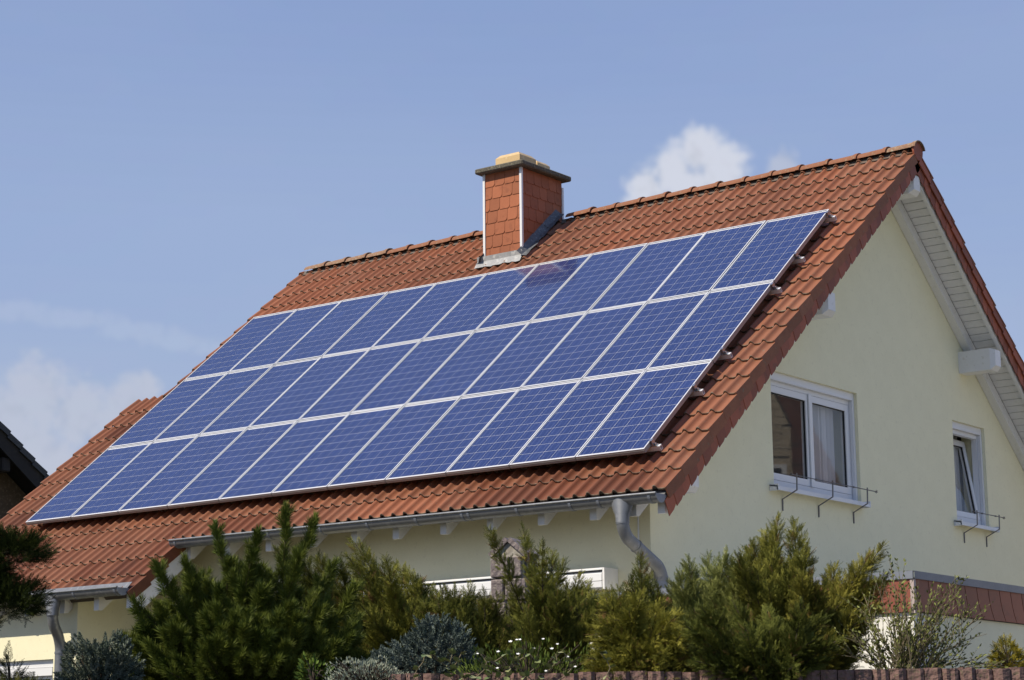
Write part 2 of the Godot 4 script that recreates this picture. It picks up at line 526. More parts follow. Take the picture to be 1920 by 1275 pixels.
func build_ground() -> void:
	var st := MB.new()
	for i in 24:
		for j in 24:
			var x := -480.0 + i * 40.0
			var z := -480.0 + j * 40.0
			st.quad(Vector3(x, -4.62, z + 40), Vector3(x + 40, -4.62, z + 40), Vector3(x + 40, -4.62, z), Vector3(x, -4.62, z))
	tag(part(self, "ground", st.mesh(), M.grass), "", "", "", "structure")
	var rd := MB.new()
	for i in 20:
		rd.quad(gv(-60 + i * 6, -4.6, -13.0), gv(-54 + i * 6, -4.6, -13.0), gv(-54 + i * 6, -4.6, -2.2), gv(-60 + i * 6, -4.6, -2.2))
	tag(part(self, "road", rd.mesh(), M.asphalt), "", "", "", "structure")
	var yard := MB.new()   # unseen pale paving, added to bounce sunlight onto the gable wall
	for i in 6:
		for j in 8:
			yard.quad(Vector3(12.4 + i * 3, -3.84, 1.0 - j * 3), Vector3(15.4 + i * 3, -3.84, 1.0 - j * 3), Vector3(15.4 + i * 3, -3.84, -2.0 - j * 3), Vector3(12.4 + i * 3, -3.84, -2.0 - j * 3))
	tag(part(self, "added_bounce_yard", yard.mesh(), M.paving), "", "", "", "structure")
	var te := MB.new()
	var prof := [[0.1, -4.7], [0.1, -2.64], [1.8, -2.6], [3.6, -2.7], [4.8, -3.2], [6.2, -3.75], [9.0, -3.86], [34.0, -3.88], [34.0, -4.7]]
	for k in prof.size() - 1:
		for i in 20:
			var a0 := -26.0 + i * 2.6
			var p: Array = prof[k]
			var q: Array = prof[k + 1]
			te.quad(gv(a0, p[1], p[0]), gv(a0 + 2.6, p[1], p[0]), gv(a0 + 2.6, q[1], q[0]), gv(a0, q[1], q[0]))
	tag(part(self, "garden_ground", te.mesh(), M.soil), "", "", "", "structure")

# ---------------------------------------------------------------- house
func slope_xf(side: int) -> Transform3D:   # own axes of a roof slope: x along the ridge, y off the roof, z down the slope
	if side > 0:
		return Transform3D(Basis(Vector3(1, 0, 0), Vector3(0, Co, S), Vector3(0, -S, Co)), Vector3(0, RIDGE_Y, RIDGE_Z))
	return Transform3D(Basis(Vector3(-1, 0, 0), Vector3(0, Co, -S), Vector3(0, -S, -Co)), Vector3(0, RIDGE_Y, RIDGE_Z))

func tile_h(x: float) -> float:
	var u := fposmod(x, 0.153)
	if u < 0.062:
		return 0.036 * pow(sin(PI * u / 0.062), 0.7)
	return -0.004 * sin(PI * (u - 0.062) / 0.091)

# one interlocking tile: two rolls, two pans; nose at z = 0, head at z = -0.40; surface 0 the face, surface 1 the nose
func tile_mesh(verge: int) -> ArrayMesh:
	var top := MB.new()
	var nose := MB.new()
	var xs := [-0.006, 0.008, 0.02, 0.031, 0.042, 0.054, 0.064, 0.105, 0.15, 0.161, 0.173, 0.184, 0.195, 0.207, 0.217, 0.258, 0.2975]
	if verge > 0: xs[-1] = 0.302
	var L := 0.40
	var drop := 0.031
	var pts := []
	var nrm := []
	for x in xs:
		var h := tile_h(maxf(x, 0.0))
		pts.append(Vector3(x, h, 0))
		var dh := (tile_h(x + 0.003) - tile_h(maxf(x - 0.003, 0.0))) / 0.006
		nrm.append(Vector3(-dh, 1, -drop / L).normalized())
	var hd := Vector3(0, -drop, -L)
	var lip := Vector3(0, -0.006, 0.004)
	var down := Vector3(0, -0.024, 0.002)
	for i in xs.size() - 1:
		top.quadn(pts[i], pts[i + 1], pts[i + 1] + hd, pts[i] + hd, nrm[i], nrm[i + 1], nrm[i + 1], nrm[i])
		nose.quadn(pts[i] + lip, pts[i + 1] + lip, pts[i + 1], pts[i], (nrm[i] + Vector3(0, 0, 1)).normalized(), (nrm[i + 1] + Vector3(0, 0, 1)).normalized(), nrm[i + 1], nrm[i])
		nose.quad(pts[i] + down, pts[i + 1] + down, pts[i + 1] + lip, pts[i] + lip)
	var e: Vector3 = pts[-1]
	var f: Vector3 = pts[0]
	var dn := Vector3(0, -0.02, 0)
	top.quad(e + dn, e + hd + dn, e + hd, e)
	top.quad(f + hd + dn, f + dn, f, f + hd)
	if verge > 0:   # turned-down side of a verge tile
		var x := 0.306
		top.box(Vector3(x - 0.007, -0.0575, -0.17), Vector3(0.014, 0.119, 0.345), Transform3D(Basis(Vector3.RIGHT, -0.078), Vector3.ZERO))
	var m := top.mesh()
	return nose.add_to(m)

func build_house() -> void:
	house = group(self, "house")
	tag(house, "cream rendered house with red tiled roof and slate clad chimney", "house")
	# walls
	var gable := Transform3D(Basis(Vector3(0, 0, -1), Vector3(0, 1, 0), Vector3(1, 0, 0)), Vector3(XW, 0, 0))
	var k := tan(TH)
	var top := func(w: float) -> float: return RIDGE_Y - absf(w + RIDGE_Z) * k - 0.20
	var w1 := Rect2(2.585, -0.10, 1.925, 1.265)
	var w2 := Rect2(6.95, -0.10, 0.905, 1.265)
	var outline := PackedVector2Array([Vector2(0.21, GROUND), Vector2(10.44, GROUND), Vector2(10.44, top.call(10.44)), Vector2(5.326, top.call(5.326)), Vector2(0.21, top.call(0.21))])
	part(house, "gable_wall", wall_mesh(outline, [w1, w2], 0.32), M.stucco, gable)
	var lg := Transform3D(Basis(Vector3(0, 0, 1), Vector3(0, 1, 0), Vector3(-1, 0, 0)), Vector3(0.1, 0, 0))
	part(house, "gable_wall", wall_mesh(PackedVector2Array([Vector2(-10.44, GROUND), Vector2(-0.5, GROUND), Vector2(-0.5, top.call(0.5)), Vector2(-5.326, top.call(5.326)), Vector2(-10.44, top.call(10.44))]), [], 0.3), M.stucco, lg)
	var hl := Rect2(4.7, -2.95, 1.5, 1.21)
	var hd := Rect2(6.6, -3.6, 1.8, 2.2)
	part(house, "front_wall", wall_mesh(PackedVector2Array([Vector2(1.6, GROUND), Vector2(XW - 0.32, GROUND), Vector2(XW - 0.32, -0.2), Vector2(1.6, -0.2)]), [hl, hd], 0.3), M.stucco, Transform3D(Basis(), Vector3(0, 0, ZF)))
	part(house, "back_wall", span(Vector3(0.4, GROUND, -10.44), Vector3(XW - 0.32, -0.25, -10.14)), M.stucco)
	# wing with the lower eave
	var wh := Rect2(0.3, -2.95, 1.32, 1.222)
	part(house, "wing_wall", wall_mesh(PackedVector2Array([Vector2(-0.6, GROUND), Vector2(1.7, GROUND), Vector2(1.7, -1.10), Vector2(-0.6, -1.10)]), [wh], 0.3), M.stucco, Transform3D(Basis(), Vector3(0, 0, 0.87)))
	var side := MB.new()
	side.prism(PackedVector2Array([Vector2(-0.87, GROUND), Vector2(0.5, GROUND), Vector2(0.5, -0.02), Vector2(-0.87, -1.10)]), Transform3D(Basis(Vector3(0, 0, -1), Vector3.UP, Vector3(1, 0, 0)), Vector3(2.0, 0, 0)), -0.3, 0.0)
	part(house, "wing_wall", side.mesh(), M.stucco)
	part(house, "wing_wall", span(Vector3(-0.6, GROUND, -3.0), Vector3(-0.3, -1.10, 0.57)), M.stucco)
	part(house, "room_floor", span(Vector3(0.4, -1.25, -10.1), Vector3(8.6, -1.0, -0.52)), M.room)
	build_roof()
	build_chimney()
	build_windows(gable, w1, w2)
	build_gutters()

func build_roof() -> void:
	var vt: ArrayMesh = tile_mesh(1)
	var pt: ArrayMesh = tile_mesh(0)
	for side in [1, -1]:
		var slope := group(house, "roof_slope", slope_xf(side))
		var sx: int = side   # own x of a world x
		var deck := MB.new()
		var x0 := -0.34 * sx
		var x1 := 9.36 * sx
		deck.box(Vector3((x0 + x1) / 2, -0.105, EAVE / 2 - 0.07), Vector3(absf(x1 - x0), 0.09, EAVE - 0.10))
		if side > 0:
			deck.box(Vector3((-0.9 + 2.97) / 2, -0.105, 5.83), Vector3(3.87, 0.088, 4.68))
		part(slope, "roof_deck", deck.mesh(), M.under)
		build_verge(slope, XG * sx, sx, 0.0, EAVE, true)
		if side > 0:
			build_verge(slope, 9.444 - 21 * TW, 1, EAVE - 0.02, EAVE + 3 * TC, false)
		var list := []
		for c in 34:
			for kk in range(-3, 22):
				var t := EAVE - kk * TC
				var xr := XG - c * TW
				var xl := xr - TW
				if side > 0:
					if kk < 0 and c < 21: continue
					if c > 31 and t < 3.86 - 0.01: continue
					# under the panels, out of sight
					if xl > 0.65 and xr < 8.5 and t < 6.3 and t > 2.85: continue
					if xl > 3.5 and xr < 4.25 and t < 1.15: continue
				else:
					if kk < 0 or c > 31: continue
				var size := 1.0
				if kk == 21: size = 0.1
				elif xl > 0.0 and xr < 8.9 and t < 6.75 and t > 1.8: size = 0.2
				elif t > 6.5: size = 2.0
				list.append([size + xr * 0.01, c, kk, t, xl])
		list.sort_custom(func(p, q): return p[0] > q[0] or (p[0] == q[0] and p[1] * 100 + p[2] < q[1] * 100 + q[2]))
		var rest := SurfaceTool.new()
		var rest_nose := SurfaceTool.new()
		var made := 0
		for it in list:
			var c: int = it[1]
			var verge: bool = (c == 0 and it[2] < 21) or (c == 21 and it[2] < 0)
			var m := vt if verge else pt
			var xl: float = it[4]
			var wide := 1.0
			if c == 31 and it[3] < 3.85:
				wide = 1.2
				xl -= 0.06
			var jit := Vector3(rng.randf_range(-0.0015, 0.0015), rng.randf_range(-0.002, 0.002), rng.randf_range(-0.004, 0.004))
			var b := Basis(Vector3.UP, rng.randf_range(-0.006, 0.006)).scaled(Vector3(wide, 1, 1))
			if it[2] == 21: b = b.scaled(Vector3(1, 1, 0.24))
			var xf: Transform3D
			if side > 0:
				xf = Transform3D(b, Vector3(xl, 0, it[3]) + jit)
			else:
				xf = Transform3D(b, Vector3(-(xl + TW), 0, it[3]) + jit)
				if c == 0: m = pt
			if side > 0 and made < 300:
				var o := part(slope, "verge_tile" if verge else "roof_tile", m, null, xf)
				var v := clampi(int(3.5 + 9.0 * n_big.get_noise_2d(xl * 9.0, it[3] * 9.0) + rng.randf_range(-1.6, 1.6) + (4.0 if it[3] > 6.5 else 0.0)), 0, 9)   # redder, more weathered lower courses
				var warm: bool = it[2] == 0 and c > 8 and c < 13
				o.set_surface_override_material(0, M.tiles[2 if warm else [2, 4, 0, 0, 1, 1, 3, 3, 5, 6][v]])
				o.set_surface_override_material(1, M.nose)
				made += 1
			else:
				rest.append_from(m, 0, xf)
				rest_nose.append_from(m, 1, xf)
		if side < 0:   # verge tiles of the far slope
			var far_flap := boxm(Vector3(0, 0, -0.17), Vector3(0.014, 0.119, 0.345))
			for kk in 21:
				part(slope, "verge_tile", far_flap, M.verge[kk % 3], Transform3D(Basis(Vector3.RIGHT, -0.078), Vector3(-XG + 0.007, -0.055, EAVE - kk * TC)))
		var am := rest.commit()
		var o2 := part(slope, "tile_field", rest_nose.commit(am), null)
		o2.set_surface_override_material(0, M.tiles[0])
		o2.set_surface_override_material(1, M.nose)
		tag(o2, "", "", "", "stuff")
	# ridge tiles and the disc that closes their end
	var rg := group(house, "ridge", Transform3D(Basis(), Vector3(0, RIDGE_Y, RIDGE_Z)))
	var cap := MB.new()
	var L := 0.41
	for q in 8:
		var a0 := PI * (0.07 + 0.86 * q / 8.0)
		var a1 := PI * (0.07 + 0.86 * (q + 1) / 8.0)
		for seg in [[0.0, L - 0.05, 0.118, 0.132, 0.0], [L - 0.05, L, 0.143, 0.145, 0.0]]:
			var P := func(an: float, x: float, r: float) -> Vector3: return Vector3(x, r * 0.86 * sin(an) - 0.06, -r * cos(an))
			cap.quadn(P.call(a1, seg[0], seg[2]), P.call(a1, seg[1], seg[3]), P.call(a0, seg[1], seg[3]), P.call(a0, seg[0], seg[2]), Vector3(0, sin(a1), -cos(a1)), Vector3(0, sin(a1), -cos(a1)), Vector3(0, sin(a0), -cos(a0)), Vector3(0, sin(a0), -cos(a0)))
		for e in [[L, 0.145], [L - 0.05, 0.143]]:
			var o0 := Vector3(e[0], e[1] * 0.86 * sin(a0) - 0.06, -e[1] * cos(a0))
			var o1 := Vector3(e[0], e[1] * 0.86 * sin(a1) - 0.06, -e[1] * cos(a1))
			var r2: float = e[1] - 0.017
			var i0 := Vector3(e[0], r2 * 0.86 * sin(a0) - 0.06, -r2 * cos(a0))
			var i1 := Vector3(e[0], r2 * 0.86 * sin(a1) - 0.06, -r2 * cos(a1))
			cap.quad(i0, o0, o1, i1)
	var cm := cap.mesh()
	for i in 25:
		var x := 9.475 - (i + 1) * 0.3905
		if x > 3.35 and x < 4.02: continue   # the chimney stands here
		var mm: Material = M.ridge[1] if i in [0, 21, 22, 23, 24, 25] else M.ridge[0]
		part(rg, "ridge_tile", cm, mm, Transform3D(Basis(Vector3.BACK, rng.randf_range(-0.012, 0.004)), Vector3(x - 0.02, rng.randf_range(-0.004, 0.004), 0)))
	part(rg, "ridge_batten", span(Vector3(-0.33, -0.14, -0.04), Vector3(9.40, -0.06, 0.04)), M.under)
	var disc := MB.new()
	disc.tube([Vector3(9.425, -0.055, 0), Vector3(9.45, -0.055, 0)], 0.118, 14)
	part(rg, "ridge_end_disc", disc.mesh(), M.verge[0])
	# beams
	for pz in [[-3.235, -3.015, 1.78, 2.05], [-7.43, -7.215, 1.78, 2.05], [-5.435, -5.217, 3.60, 3.84], [-0.47, -0.25, -0.40, -0.14], [-10.45, -10.23, -0.60, -0.36]]:
		var b := MB.new()
		var z0: float = pz[0]
		var z1: float = pz[1]
		var y0: float = pz[2]
		var y1: float = pz[3]
		var c := 0.06
		# end face with bevelled corners, seen along x
		var big := PackedVector2Array([Vector2(z0, y0), Vector2(z1, y0), Vector2(z1, y1), Vector2(z0, y1)])
		var xf := Transform3D(Basis(Vector3(0, 0, 1), Vector3.UP, Vector3(-1, 0, 0)), Vector3(9.41, 0, 0))
		var xe: float = 9.41 if y0 > 0 else 9.35
		var r0 := []
		var r1 := []
		for p in big:
			r0.append(Vector3(xe - c, p.y, p.x))
		var cz := (z0 + z1) / 2
		var cy := (y0 + y1) / 2
		for p in big:
			r1.append(Vector3(xe, cy + (p.y - cy) * (0.62 if p.y < cy else 0.86), cz + (p.x - cz) * 0.72))
		for i in 4:
			var j := (i + 1) % 4
			var w0: Vector3 = Vector3(8.5, big[i].y, big[i].x)
			var w1: Vector3 = Vector3(8.5, big[j].y, big[j].x)
			b.quad(w1, w0, r0[i], r0[j])
			b.quad(r0[j], r0[i], r1[i], r1[j])
		b.quad(r1[3], r1[2], r1[1], r1[0])
		part(house, "purlin", b.mesh(), M.paint)
	# rafter ends under the front eave
	for x in [2.4, 3.05, 3.66, 4.28, 4.9, 5.51, 6.08, 6.71, 7.31, 7.94, 8.56, 9.02]:
		rafter(x, 0.215, -0.66, -0.5)
	for x in [-0.4, 0.15, 0.72, 1.29, 1.88, 2.44]:
		rafter(x, 0.99, -1.238, -0.2)
	# last rafter, along the verge
	rafter(9.34, 0.215, -0.66, -0.1)
	rafter(2.96, 0.99, -1.238, -0.25)

func rafter(x: float, zf: float, yb: float, zb: float) -> void:
	var b := MB.new()
	var k := tan(TH)
	var pts := PackedVector2Array()
	for p in [[zf, yb], [zf, yb + 0.15], [zb, yb + 0.15 + (zf - zb) * k], [zb, yb + (zf - 0.05 - zb) * k], [zf - 0.05, yb]]:
		pts.append(Vector2(-p[0], p[1]))
	b.prism(pts, Transform3D(Basis(Vector3(0, 0, -1), Vector3.UP, Vector3(1, 0, 0)), Vector3(x, 0, 0)), -0.04, 0.04)
	part(house, "rafter", b.mesh(), M.paint)

# verge of a slope: white barge board, hanging slates, soffit boards
func build_verge(slope: Node3D, xe: float, sx: int, t0: float, t1: float, full: bool) -> void:
	var L := t1 - t0
	if not full:
		part(slope, "barge_board", boxm(Vector3(xe - 0.045, -0.20, t0 + L / 2 - 0.03), Vector3(0.04, 0.19, L - 0.02)), M.paint)
		return
	part(slope, "barge_board", boxm(Vector3(xe - 0.075 * sx, -0.185, L / 2 - 0.06), Vector3(0.045, 0.17, L - 0.16)), M.paint)
	part(slope, "wall_rafter", boxm(Vector3((XW + 0.055) * sx, -0.265, L / 2 - 0.35), Vector3(0.10, 0.13, L - 0.85)), M.paint)
	var n := int(L / 0.1695)
	for i in n + 1:
		var ta := 0.02 + i * 0.1695
		var b := MB.new()
		var pts := PackedVector2Array([Vector2(ta, -0.10), Vector2(ta + 0.19, -0.10), Vector2(ta + 0.205, -0.185), Vector2(ta + 0.225, -0.255), Vector2(ta + 0.12, -0.252), Vector2(ta + 0.035, -0.225)])
		var lift := 0.004 * (i % 2)
		# own frame: polygon x = down the slope, y = off the roof; thickness along the ridge
		b.prism(pts, Transform3D(Basis(Vector3(0, 0, 1), Vector3(0, 1, 0), Vector3(-1, 0, 0)), Vector3(xe - 0.024 * sx, 0, 0)), -0.004 - lift, 0.004 - lift)
		part(slope, "verge_slate", b.mesh(), M.verge[(i * 7 + i / 3) % 3])
	var board := boxm(Vector3.ZERO, Vector3(0.32, 0.016, 0.104))
	for i in int((L - 0.2) / 0.112):
		part(slope, "soffit_board", board, M.paint, Transform3D(Basis(), Vector3((XW + 0.265) * sx, -0.185, 0.14 + i * 0.112)))

func build_chimney() -> void:
	var ch := group(house, "chimney", Transform3D(Basis(), Vector3(3.89, 0, -4.955)))
	var hx := 0.295
	var hz := 0.445
	part(ch, "masonry", span(Vector3(-hx, 3.2, -hz), Vector3(hx, 4.71, hz)), M.under)
	# slates on the three faces in view and the hidden one: frame of a face: x to the right, y up, z outwards
	var faces := [[Basis(), Vector3(0, 0, hz), hx, 1], [Basis(Vector3(0, 0, -1), Vector3.UP, Vector3(1, 0, 0)), Vector3(hx, 0, 0), hz, -1], [Basis(Vector3(0, 0, 1), Vector3.UP, Vector3(-1, 0, 0)), Vector3(-hx, 0, 0), hz, 1], [Basis(Vector3(-1, 0, 0), Vector3.UP, Vector3(0, 0, -1)), Vector3(0, 0, -hz), hx, 1]]
	for fi in 4:
		var f: Array = faces[fi]
		var hw: float = f[2] - 0.002
		var dirn: int = f[3]
		var rows := 8 if fi != 1 and fi != 2 else 9
		var pitch := 0.165
		for r in rows:
			var y1 := 4.70 - r * 0.165
			var y0 := y1 - 0.172
			var shift := fposmod(-0.042 * r + 0.10 * fi, pitch)
			var i := -1
			while -hw + shift + i * pitch < hw:
				var xa := -hw + shift + i * pitch
				i += 1
				var q := PackedVector2Array([Vector2(xa, y1 + 0.03), Vector2(xa, y0), Vector2(xa + pitch - 0.030, y0), Vector2(xa + pitch - 0.013, y0 + 0.014), Vector2(xa + pitch - 0.005, y0 + 0.036), Vector2(xa + pitch - 0.004, y1 + 0.03)])
				if dirn < 0:
					for j in q.size(): q[j].x = 2 * xa + pitch - q[j].x
				var clip := PackedVector2Array([Vector2(-hw, 3.5 if fi == 0 else 3.3), Vector2(hw, 3.5 if fi == 0 else 3.3), Vector2(hw, 4.709), Vector2(-hw, 4.709)])
				for poly in Geometry2D.intersect_polygons(q, clip):
					var b := MB.new()
					var tilt := Transform3D(f[0] * Basis(Vector3.RIGHT, -0.045), f[1] + (f[0] as Basis) * Vector3(0, y0 * (1 - cos(0.045)), 0.0085 + y0 * sin(0.045) + rng.randf_range(0, 0.0015)))
					b.prism(poly, tilt, 0.0, 0.006)
					part(ch, "slate", b.mesh(), M.slate[rng.randi_range(0, 3)])
	for c in [[-1, 1], [1, 1], [1, -1], [-1, -1]]:
		var tr := MB.new()
		tr.box(Vector3(c[0] * (hx + 0.008), 4.12, c[1] * (hz + 0.008)), Vector3(0.034, 1.175 if c[1] > 0 else 1.0, 0.034))
		part(ch, "corner_trim", tr.mesh(), M.upvc)
	part(ch, "cap", chbox(Vector3(0.79, 0.07, 1.10), 0.014), M.concrete, Transform3D(Basis(), Vector3(0.005, 4.746, 0.005)))
	for q in [[0.01, 0.175, 0.40, 0.36, 0.195], [0.01, -0.195, 0.37, 0.28, 0.17]]:
		var b := MB.new()
		var w: float = q[2] / 2
		var d: float = q[3] / 2
		var h: float = q[4]
		var ring := func(sx: float, y: float) -> Array: return [Vector3(-w * sx, y, d * sx), Vector3(w * sx, y, d * sx), Vector3(w * sx, y, -d * sx), Vector3(-w * sx, y, -d * sx)]
		var r0: Array = ring.call(1.0, 0.0)
		var r1: Array = ring.call(1.0, h * 0.76)
		var r2: Array = ring.call(0.76, h)
		for i in 4:
			var j := (i + 1) % 4
			b.quad(r0[i], r0[j], r1[j], r1[i])
			b.quad(r1[i], r1[j], r2[j], r2[i])
		b.quad(r2[0], r2[1], r2[2], r2[3])
		part(ch, "flue_cover", b.mesh(), M.clay, Transform3D(Basis(), Vector3(q[0], 4.781, q[1])))
	# flashing in slope axes: side strips coloured as in shade, front strip as in sun
	var inv := Transform3D(Basis(), Vector3(-3.89, 0, 4.955)) * slope_xf(1)
	for sg in [1, -1]:
		for seg in 3:
			var t0 := -0.02 + seg * 0.37
			var t1 := t0 + 0.40
			var b := MB.new()
			var xin: float = 3.89 + sg * (hx + 0.012)
			var lift := 0.012 - 0.006 * seg
			var N := 5
			for i in N:
				var a0 := t0 + (t1 - t0) * i / N
				var a1 := t0 + (t1 - t0) * (i + 1) / N
				var wob0 := 0.012 * sin(a0 * 23.0 + seg)
				var wob1 := 0.012 * sin(a1 * 23.0 + seg)
				var p := [Vector3(xin, 0.125 + lift, a0), Vector3(xin, 0.125 + lift, a1), Vector3(xin + sg * 0.05, 0.052 + lift + wob1 * 0.5, a1), Vector3(xin + sg * 0.05, 0.052 + lift + wob0 * 0.5, a0), Vector3(xin + sg * (0.105 + wob0), 0.038 + lift, a0), Vector3(xin + sg * (0.105 + wob1), 0.038 + lift, a1)]
				for z in p.size(): p[z] = inv * p[z]
				b.quad(p[0], p[1], p[2], p[3])
				b.quad(p[3], p[2], p[5], p[4])
			part(ch, "flashing", b.mesh(), M.lead_shaded)
	var ap := MB.new()
	var NN := 24
	for i in NN:
		var xa := 3.89 - hx - 0.10 + (2 * hx + 0.15) * i / NN
		var xb := 3.89 - hx - 0.10 + (2 * hx + 0.15) * (i + 1) / NN
		var row := func(x: float) -> Array:
			var e := 0.02 * sin(x * 17.0) + 0.008 * sin(x * 47.0)
			var h := tile_h(x - XG) * 0.35 + 0.016
			return [inv * Vector3(x, 0.105, 1.05), inv * Vector3(x, 0.05, 1.085), inv * Vector3(x, h * 0.5 + 0.022, 1.145 + e * 0.5), inv * Vector3(x, h * 0.6 + 0.004, 1.19 + e * 0.6)]
		var ra: Array = row.call(xa)
		var rb: Array = row.call(xb)
		for j in 3:
			ap.quad(ra[j + 1], rb[j + 1], rb[j], ra[j])
	part(ch, "flashing_apron", ap.mesh(), M.lead_lit)

# a casement in a wall; own axes: x right, y up, z outwards from the wall face
func casement(par: Node3D, r: Rect2, tilt: float, sashes: int, shutter: bool) -> void:
	var rec := -0.085
	var y0 := r.position.y + 0.03
	var y1 := r.end.y
	var x0 := r.position.x
	var x1 := r.end.x
	# roller shutter slot and guides
	if shutter:
		part(par, "shutter_box", span(Vector3(x0 + 0.002, y1 - 0.085, rec - 0.05), Vector3(x1 - 0.002, y1 - 0.001, rec + 0.045)), M.upvc)
		y1 -= 0.087
		for s in [[x0 + 0.002, x0 + 0.045], [x1 - 0.045, x1 - 0.002]]:
			part(par, "shutter_guide", span(Vector3(s[0], y0, rec + 0.004), Vector3(s[1], y1, rec + 0.045)), M.upvc)
	var fw := 0.062
	var fr := MB.new()
	for q in [[x0 + 0.003, x0 + fw, y0, y1], [x1 - fw, x1 - 0.003, y0, y1], [x0 + fw, x1 - fw, y1 - fw * 0.8, y1], [x0 + fw, x1 - fw, y0, y0 + fw * 1.15]]:
		fr.box(Vector3((q[0] + q[1]) / 2, (q[2] + q[3]) / 2, rec - 0.035), Vector3(q[1] - q[0], q[3] - q[2], 0.07))
	part(par, "frame", fr.mesh(), M.upvc)
	var ix0 := x0 + fw
	var ix1 := x1 - fw
	var iy0 := y0 + fw * 1.15
	var iy1 := y1 - fw * 0.8
	var each := (ix1 - ix0) / sashes
	for i in sashes:
		var a := ix0 + each * i + 0.004
		var b := a + each - 0.008
		var h := iy1 - iy0 - 0.008
		var sash := group(par, "sash", Transform3D(Basis(Vector3.RIGHT, -tilt), Vector3(0, iy0 + 0.004, rec + 0.004)))
		var sw := 0.072
		var m := MB.new()
		for q in [[a, a + sw, 0.0, h], [b - sw, b, 0.0, h], [a + sw, b - sw, h - sw, h], [a + sw, b - sw, 0.0, sw]]:
			m.box(Vector3((q[0] + q[1]) / 2, (q[2] + q[3]) / 2, -0.035), Vector3(q[1] - q[0], q[3] - q[2], 0.062))
		# glazing beads and the dark gasket line
		var g := MB.new()
		for q in [[a + sw, a + sw + 0.008, sw, h - sw], [b - sw - 0.008, b - sw, sw, h - sw], [a + sw + 0.008, b - sw - 0.008, h - sw - 0.008, h - sw], [a + sw + 0.008, b - sw - 0.008, sw, sw + 0.008]]:
			g.box(Vector3((q[0] + q[1]) / 2, (q[2] + q[3]) / 2, -0.026), Vector3(q[1] - q[0], q[3] - q[2], 0.02))
		var mm := part(sash, "sash_frame", m.mesh(), M.upvc)
		mm.mesh = g.add_to(mm.mesh)
		mm.set_surface_override_material(0, M.upvc)
		mm.set_surface_override_material(1, M.gasket)
		var p := MB.new()
		p.quad(Vector3(a + sw, sw, -0.03), Vector3(b - sw, sw, -0.03), Vector3(b - sw, h - sw, -0.03), Vector3(a + sw, h - sw, -0.03))
		part(sash, "pane", p.mesh(), M.pane)
	if sashes == 2:
		part(par, "mullion", span(Vector3((ix0 + ix1) / 2 - 0.03, iy0, rec + 0.006), Vector3((ix0 + ix1) / 2 + 0.03, iy1, rec + 0.02)), M.upvc)

func curtain(par: Node3D, x0: float, x1: float, y0: float, y1: float, z: float, lean: float) -> void:
	var b := MB.new()
	var n := int((x1 - x0) * 90)
	for i in n:
		var P := func(k: int, y: float) -> Vector3:
			var t := float(k) / n
			var x := x0 + (x1 - x0) * t
			return Vector3(x + lean * (1 - (y - y0) / (y1 - y0)), y, z + 0.022 * sin(t * (x1 - x0) * 62.0) + 0.012 * sin(t * (x1 - x0) * 141.0 + 1.0))
		b.quad(P.call(i, y0), P.call(i + 1, y0), P.call(i + 1, y1), P.call(i, y1))
	part(par, "curtain", b.mesh(), M.curtain)

func build_windows(gable: Transform3D, w1: Rect2, w2: Rect2) -> void:
	var a := group(house, "window", gable)
	casement(a, w1, 0.0, 2, true)
	part(a, "sill", sill(w1.position.x - 0.10, w1.end.x + 0.02), M.upvc)
	curtain(a, w1.position.x + 1.02, w1.end.x - 0.2, -0.05, 1.1, -0.20, 0.0)
	var b := group(house, "window", gable)
	casement(b, w2, 0.16, 1, true)
	part(b, "sill", sill(w2.position.x - 0.10, w2.end.x + 0.06), M.upvc)
	curtain(b, w2.position.x + 0.05, w2.end.x - 0.1, -0.05, 1.08, -0.34, 0.05)
	part(house, "inner_wall", span(Vector3(7.2, -1.0, -9.4), Vector3(7.3, 0.35, -1.4)), M.room)
	var front := Transform3D(Basis(), Vector3(0, 0, ZF))
	var c := group(house, "window", front)
	casement(c, Rect2(4.7, -2.95, 1.5, 1.21), 0.0, 2, true)
	var d := group(house, "terrace_door", front)
	casement(d, Rect2(6.6, -3.6, 1.8, 2.2), 0.0, 2, true)
	var w := group(house, "window", Transform3D(Basis(), Vector3(0, 0, 0.87)))
	casement(w, Rect2(0.3, -2.95, 1.32, 1.222), 0.0, 2, true)
	part(w, "shutter_curtain", span(Vector3(0.35, -1.905, -0.06), Vector3(1.57, -1.817, -0.03)), M.upvc)
	# flower box holders of flat iron
	holder(gable, [2.74, 3.515, 4.305], 2.60, 4.50, "flat iron flower box holder with three brackets below the double window")
	holder(gable, [7.11, 7.74], 6.99, 7.86, "flat iron flower box holder with two brackets below the tilted window")

func sill(x0: float, x1: float) -> ArrayMesh:
	var b := MB.new()
	b.prism(PackedVector2Array([Vector2(-0.1, -0.065), Vector2(0.10, -0.10), Vector2(0.105, -0.145), Vector2(0.092, -0.145), Vector2(0.088, -0.112), Vector2(-0.1, -0.08)]), Transform3D(Basis(Vector3(0, 0, 1), Vector3.UP, Vector3(-1, 0, 0)), Vector3(x1, 0, 0)), 0.0, x1 - x0)
	b.box(Vector3(x0 + 0.008, -0.115, 0.055), Vector3(0.016, 0.07, 0.105))
	b.box(Vector3(x1 - 0.008, -0.115, 0.055), Vector3(0.016, 0.07, 0.105))
	return b.mesh()

